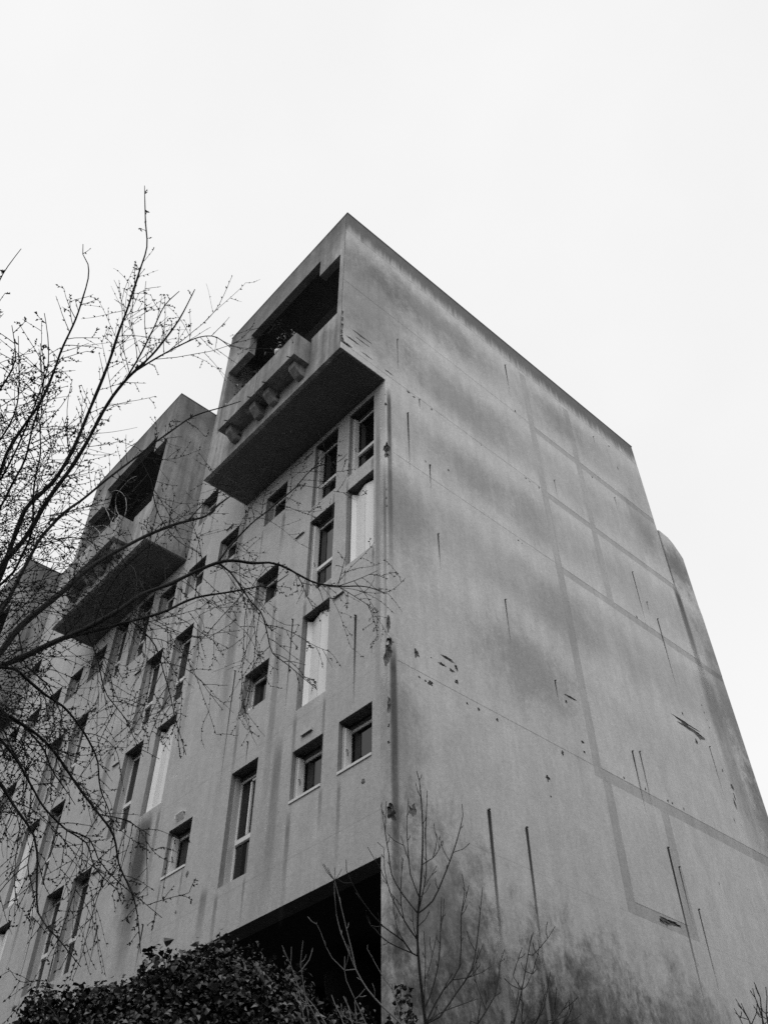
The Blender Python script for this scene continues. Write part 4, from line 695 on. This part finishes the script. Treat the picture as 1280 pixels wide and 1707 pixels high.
# ---------------------------------------------------------------- bare tree beside the camera
def smooth_path(X, step=.05):
    P = [Vector(q[:3]) for q in X]; rr = [q[3] for q in X]; out = []; ro = []
    for i in range(len(P) - 1):
        a = P[max(i - 1, 0)]; b = P[i]; c = P[i + 1]; d = P[min(i + 2, len(P) - 1)]
        n = max(1, int((c - b).length / step))
        for k_ in range(n):
            t = k_ / n
            out.append(.5 * ((2 * b) + (c - a) * t + (2 * a - 5 * b + 4 * c - d) * t * t + (3 * b - a - 3 * c + d) * t ** 3)); ro.append(rr[i] + (rr[i + 1] - rr[i]) * t)
    out.append(P[-1]); ro.append(rr[-1])
    return out, ro
RT = random.Random(11)
twig, bud = MB(), MB()
def add_bud(p, d, s):
    u = d.orthogonal().normalized(); u.rotate(Matrix.Rotation(RT.uniform(0, 6.28), 3, d)) ; w = d.cross(u)
    t = (u * .8 + d * .6).normalized(); b = p + u * s * .3
    x = t.orthogonal().normalized(); y = t.cross(x)
    bud.add([b - t * s * .4, b + x * s * .48, b + y * s * .48, b - x * s * .48, b - y * s * .48, b + t * s * 1.15],
            [(0, 2, 1), (0, 3, 2), (0, 4, 3), (0, 1, 4), (5, 1, 2), (5, 2, 3), (5, 3, 4), (5, 4, 1)])
def grow(p, d, L, r, st, lvl):
    n = max(4, int(L / .055)); h = L / n; pts = [p.copy()]; kids = []
    wob = RT.gauss(0, .085); ax = Vector((RT.gauss(0, 1), RT.gauss(0, 1), RT.gauss(0, 1))).normalized()
    for i in range(n):
        g_ = (.055 if i > n * .35 else -.015) if st == 'up' else (-.115 if st == 'hang' else -.03 if i < n * .6 else .05)
        if st == 'hang' and i > n * .6: g_ = .10
        d = (d + Vector((0, 0, g_)) + ax.cross(d) * wob + Vector((RT.gauss(0, .045), RT.gauss(0, .045), RT.gauss(0, .045)))).normalized()
        p = p + d * h; pts.append(p.copy())
        if RT.random() < .75: add_bud(p - d * h * RT.random(), d, RT.uniform(.008, .0145))
        if lvl > 0 and i > 0 and RT.random() < (.42 if lvl > 1 else .28): kids.append((p.copy(), d.copy(), 1 - i / n))
    twig.tube(pts, [r * (1 - .45 * i / n) for i in range(n + 1)], 3, cap=False)
    for q, dd, f in kids:
        side = dd.orthogonal().normalized(); side.rotate(Matrix.Rotation(RT.uniform(0, 6.28), 3, dd))
        grow(q, (dd * .7 + side).normalized(), L * RT.uniform(.3, .6) * (.5 + .6 * f), r * .72, st, lvl - 1)
base = Vector((1.5, -7.6, 0)); fork = Vector(LIMBS[0][1][0][:3])
tree = thing('bare_tree', 'leafless tree with drooping budded twigs reaching in from the left', 'tree', base)
def off(pts, o): return [tuple(Vector(q) - o) for q in pts]
tk = [base, base + Vector((.10, .03, 1.2)), base + Vector((.45, .12, 2.6)), base.lerp(fork, .82), fork, fork + (fork - base).normalized() * .25]
trunk = MB().tube(off(tk, base), [.24, .17, .15, .14, .13, .10], 12); trunk.build('trunk', M['bark'], tree, smooth=True)
twig_o = base
for st, X in LIMBS:
    pts, rr = smooth_path(X)
    n = len(pts)
    # a little natural wander on every limb
    wv = [Vector((noise.noise(q * 2.3), noise.noise(q * 2.3 + Vector((9, 0, 0))), noise.noise(q * 2.3 + Vector((0, 9, 0))))) * .02 for q in pts]
    pts = [a + b for a, b in zip(pts, wv)]
    MB().tube(off(pts, base), [max(q * .52 * (1 + .22 * noise.noise(v_ * 9)), .0022) for q, v_ in zip(rr, pts)], 7).build('limb', M['bark'], tree, smooth=True)
    acc = RT.uniform(0, .1)
    for i in range(2, n - 1):
        acc += (pts[i] - pts[i - 1]).length
        if acc > (.025 if rr[i] < .03 and i < n * .7 else .036):
            acc = RT.uniform(0, .02)
            d = (pts[i + 1] - pts[i - 1]).normalized()
            side = d.orthogonal().normalized(); side.rotate(Matrix.Rotation(RT.uniform(0, 6.28), 3, d))
            frac = 1 - i / n
            if frac < .14 and (st == 'mid' or RT.random() < .4): continue
            if rr[i] > .05 and RT.random() < .3: continue
            big = frac > .1 and RT.random() < (.46 if st == 'up' else .40)
            L = RT.uniform(.5, 1.4) * (.06 + 1.0 * frac) if big else RT.uniform(.10, .45) * (.2 + 1.0 * frac)
            grow(pts[i].copy(), (d * RT.uniform(.3, .9) + side + Vector((0, 0, .25 if st == 'up' else 0))).normalized(), L, .0035 if big else .0029, st, 2 if big else 1)
twig.v = off(twig.v, base); bud.v = off(bud.v, base)
o = twig.build('twigs', M['bark'], tree); o['kind'] = 'stuff'
o = bud.build('buds', M['bark'], tree); o['kind'] = 'stuff'

# ---------------------------------------------------------------- bare young shrubs below the end wall
INFO = {'centre': ('bare_sapling', 'slender leafless sapling standing in front of the building corner', 'sapling', 'shoot'),
        'right': ('bare_shrub', 'leafless dark shrub with upright shoots against the end wall', 'shrub', 'shoot'),
        'left': ('bare_shrub', 'leafless shrub with pale shoots against the black passage', 'shrub', 'pale_shoot'),
        'far right': ('bare_shrub', 'dark leafless shrub tips at the bottom right corner of the end wall', 'shrub', 'shoot')}
for key in ('centre', 'right', 'left', 'far right'):
    nm, lab, cat, mt = INFO[key]
    rows = [X for kk, X in SHOOTS if kk == key]
    p0 = Vector(rows[0][0][:3])
    foot = Vector((p0.x, p0.y, 0))
    if key == 'centre': foot += Vector((.05, .1, 0))
    pl = thing(nm, lab, cat, foot)
    bd = MB(); SP = bud
    low = min(q[2] for X in rows for q in X)
    extra = []
    if key in ('centre', 'right', 'left'):
        for X in rows:
            for _ in range({'centre': 1, 'right': 1, 'left': 0}[key]):
                i = RT.randrange(1, max(2, len(X) - 2)); a = Vector(X[i][:3]); dd = (Vector(X[i + 1][:3] if i + 1 < len(X) else X[i][:3]) - Vector(X[i - 1][:3])).normalized()
                if a.z < 3.1: continue
                d = (dd + Vector((RT.gauss(0, .7), RT.gauss(0, .7), .2))).normalized(); L = RT.uniform(.12, .32); p = a.copy(); Y = [(a.x, a.y, a.z, X[i][3] * .7)]
                for k_ in range(5):
                    d = (d + Vector((RT.gauss(0, .1), RT.gauss(0, .1), .16))).normalized(); p = p + d * L / 5; Y.append((p.x, p.y, p.z, .0045 - .0004 * k_))
                extra.append(Y)
    for X in rows + extra:
        if X[0][2] < 3.75 and X is rows[0] or (key != 'centre' and X[0][2] < low + .35 and X in rows):
            a = Vector(X[0][:3]); s = foot + Vector((RT.uniform(-.12, .12), RT.uniform(-.12, .12), 0))
            mid = s.lerp(a, .55) + Vector((0, 0, .2)); X = [(s.x, s.y, s.z, X[0][3] * 1.5), (mid.x, mid.y, mid.z, X[0][3] * 1.2)] + list(X)
        pts, rr = smooth_path(X, .06)
        m = MB().tube(off(pts, foot), [max(q * (.52 if key == 'left' else .62), .0022) for q in rr], 6)
        for i in range(3, len(pts) - 1, 2):               # short spurs with buds
            if pts[i].z < 3: continue
            d = (pts[i + 1] - pts[i - 1]).normalized(); side = d.orthogonal().normalized(); side.rotate(Matrix.Rotation(RT.uniform(0, 6.28), 3, d))
            L = RT.choice((.015, .03, .045, .07, .13)); q = pts[i] + (d + side).normalized() * L
            qm = pts[i].lerp(q, .5) + side * L * .12
            m.tube(off([pts[i], qm, q], foot), [.0029, .0026, .0021], 4)
            m.tube(off([q - (q - pts[i]) * .05, q + (d + side * .4).normalized() * .016], foot), [.0036, .0014], 4)
        m.build('shoot', M[mt], pl, smooth=False)

# ---------------------------------------------------------------- ivy-grown bush and leafy spires
RI = random.Random(5)
ivy = thing('ivy_bush', 'dense dark ivy bush with glossy leaves below the left windows', 'bush', (2.4, -4.0, 0))
lobes = []
def lobe(c, r): lobes.append((Vector(c), Vector(r)))
for c, r in (((1.18, -4.80, 3.53), (.22, .35, .34)), ((1.47, -4.68, 3.67), (.30, .40, .44)), ((1.80, -4.45, 3.67), (.32, .42, .46)), ((2.08, -4.32, 3.65), (.30, .42, .44)), ((2.34, -4.20, 3.77), (.28, .42, .48)),
             ((2.62, -4.06, 3.79), (.28, .42, .50)), ((2.84, -3.95, 3.65), (.26, .40, .48)), ((2.99, -3.86, 3.42), (.24, .36, .42)), ((2.52, -3.42, 3.60), (.26, .3, .44)), ((2.70, -3.15, 3.58), (.20, .28, .42)), ((2.80, -2.92, 3.56), (.18, .26, .44)),
             ((2.2, -4.45, 3.2), (.9, .6, .6)), ((1.4, -4.8, 3.0), (.6, .6, .7)), ((2.9, -3.7, 2.8), (.6, .6, .7)), ((2.3, -4.2, 1.6), (1.1, .8, 1.2))):
    lobe(c, r)
for _ in range(22):
    t = RI.random(); b = Vector((1.15, -4.85, 3.78)).lerp(Vector((2.95, -3.88, 3.92)), t)
    q = RI.uniform(.09, .17); lobe((b.x + RI.gauss(0, .12), b.y + RI.gauss(0, .12), b.z + RI.uniform(-.04, .2) - .25 * abs(t - .6)), (q, q, q * RI.uniform(.9, 1.5)))
lm = MB()
for c, r in lobes:
    cnt = int(3300 * (r.x * r.y + r.y * r.z + r.x * r.z) / 3 / .36)
    for _ in range(cnt):
        d = Vector((RI.gauss(0, 1), RI.gauss(0, 1), RI.gauss(0, 1))).normalized()
        k_ = 1 + .30 * noise.noise(d * 2.2 + c) + .12 * noise.noise(d * 5 + c)
        k_ += .13 * noise.noise(d * 6.5 + c)
        k_ *= RI.uniform(.72, 1.06) if RI.random() < .93 else RI.uniform(1.0, 1.07)
        p = Vector((c.x + d.x * r.x * k_, c.y + d.y * r.y * k_, c.z + d.z * r.z * k_))
        if p.z < .05: continue
        leaf_cloud(lm, [(p - Vector((2.4, -4.0, 0)), d)], (.041 * RI.uniform(.6, 1.35)) * (1 if RI.random() < .8 else 1.35), rng=RI)
o = lm.build('foliage', M['leaf'], ivy); o['kind'] = 'stuff'
stem = MB()
for c, r in lobes:
    q = c - Vector((2.4, -4.0, 0))
    f = Vector((q.x * .6, q.y * .6, 0))
    stem.tube([f, f.lerp(q, .5) + Vector((RI.uniform(-.1, .1), RI.uniform(-.1, .1), .1)), q], [.05, .035, .02], 6)
stem.build('stem', M['bark'], ivy)
spires = thing('leafy_vine', 'small leaf-covered upright stems beside the sapling at the corner', 'climber', (4.02, -3.6, 0))
sm, sl = MB(), MB()
for x, y, h, r in ((0, 0, 3.72, .05), (.045, .04, 3.70, .045), (-.06, -.05, 3.55, .05), (.10, .02, 3.52, .06), (-.02, .06, 3.45, .07)):
    sm.tube([(x * .4, y * .4, 0), (x, y, 2.4), (x + .01, y, h)], [.012, .009, .004], 5)
    for i in range(230):
        t = RI.random(); z = h - t * 1.4; a = RI.uniform(0, 6.28); q = r * (.25 + 1.0 * t)
        leaf_cloud(sl, [((x + math.cos(a) * q, y + math.sin(a) * q, z), (math.cos(a), math.sin(a), .3))], .034, rng=RI)
sm.build('stem', M['bark'], spires); o = sl.build('foliage', M['leaf'], spires); o['kind'] = 'stuff'
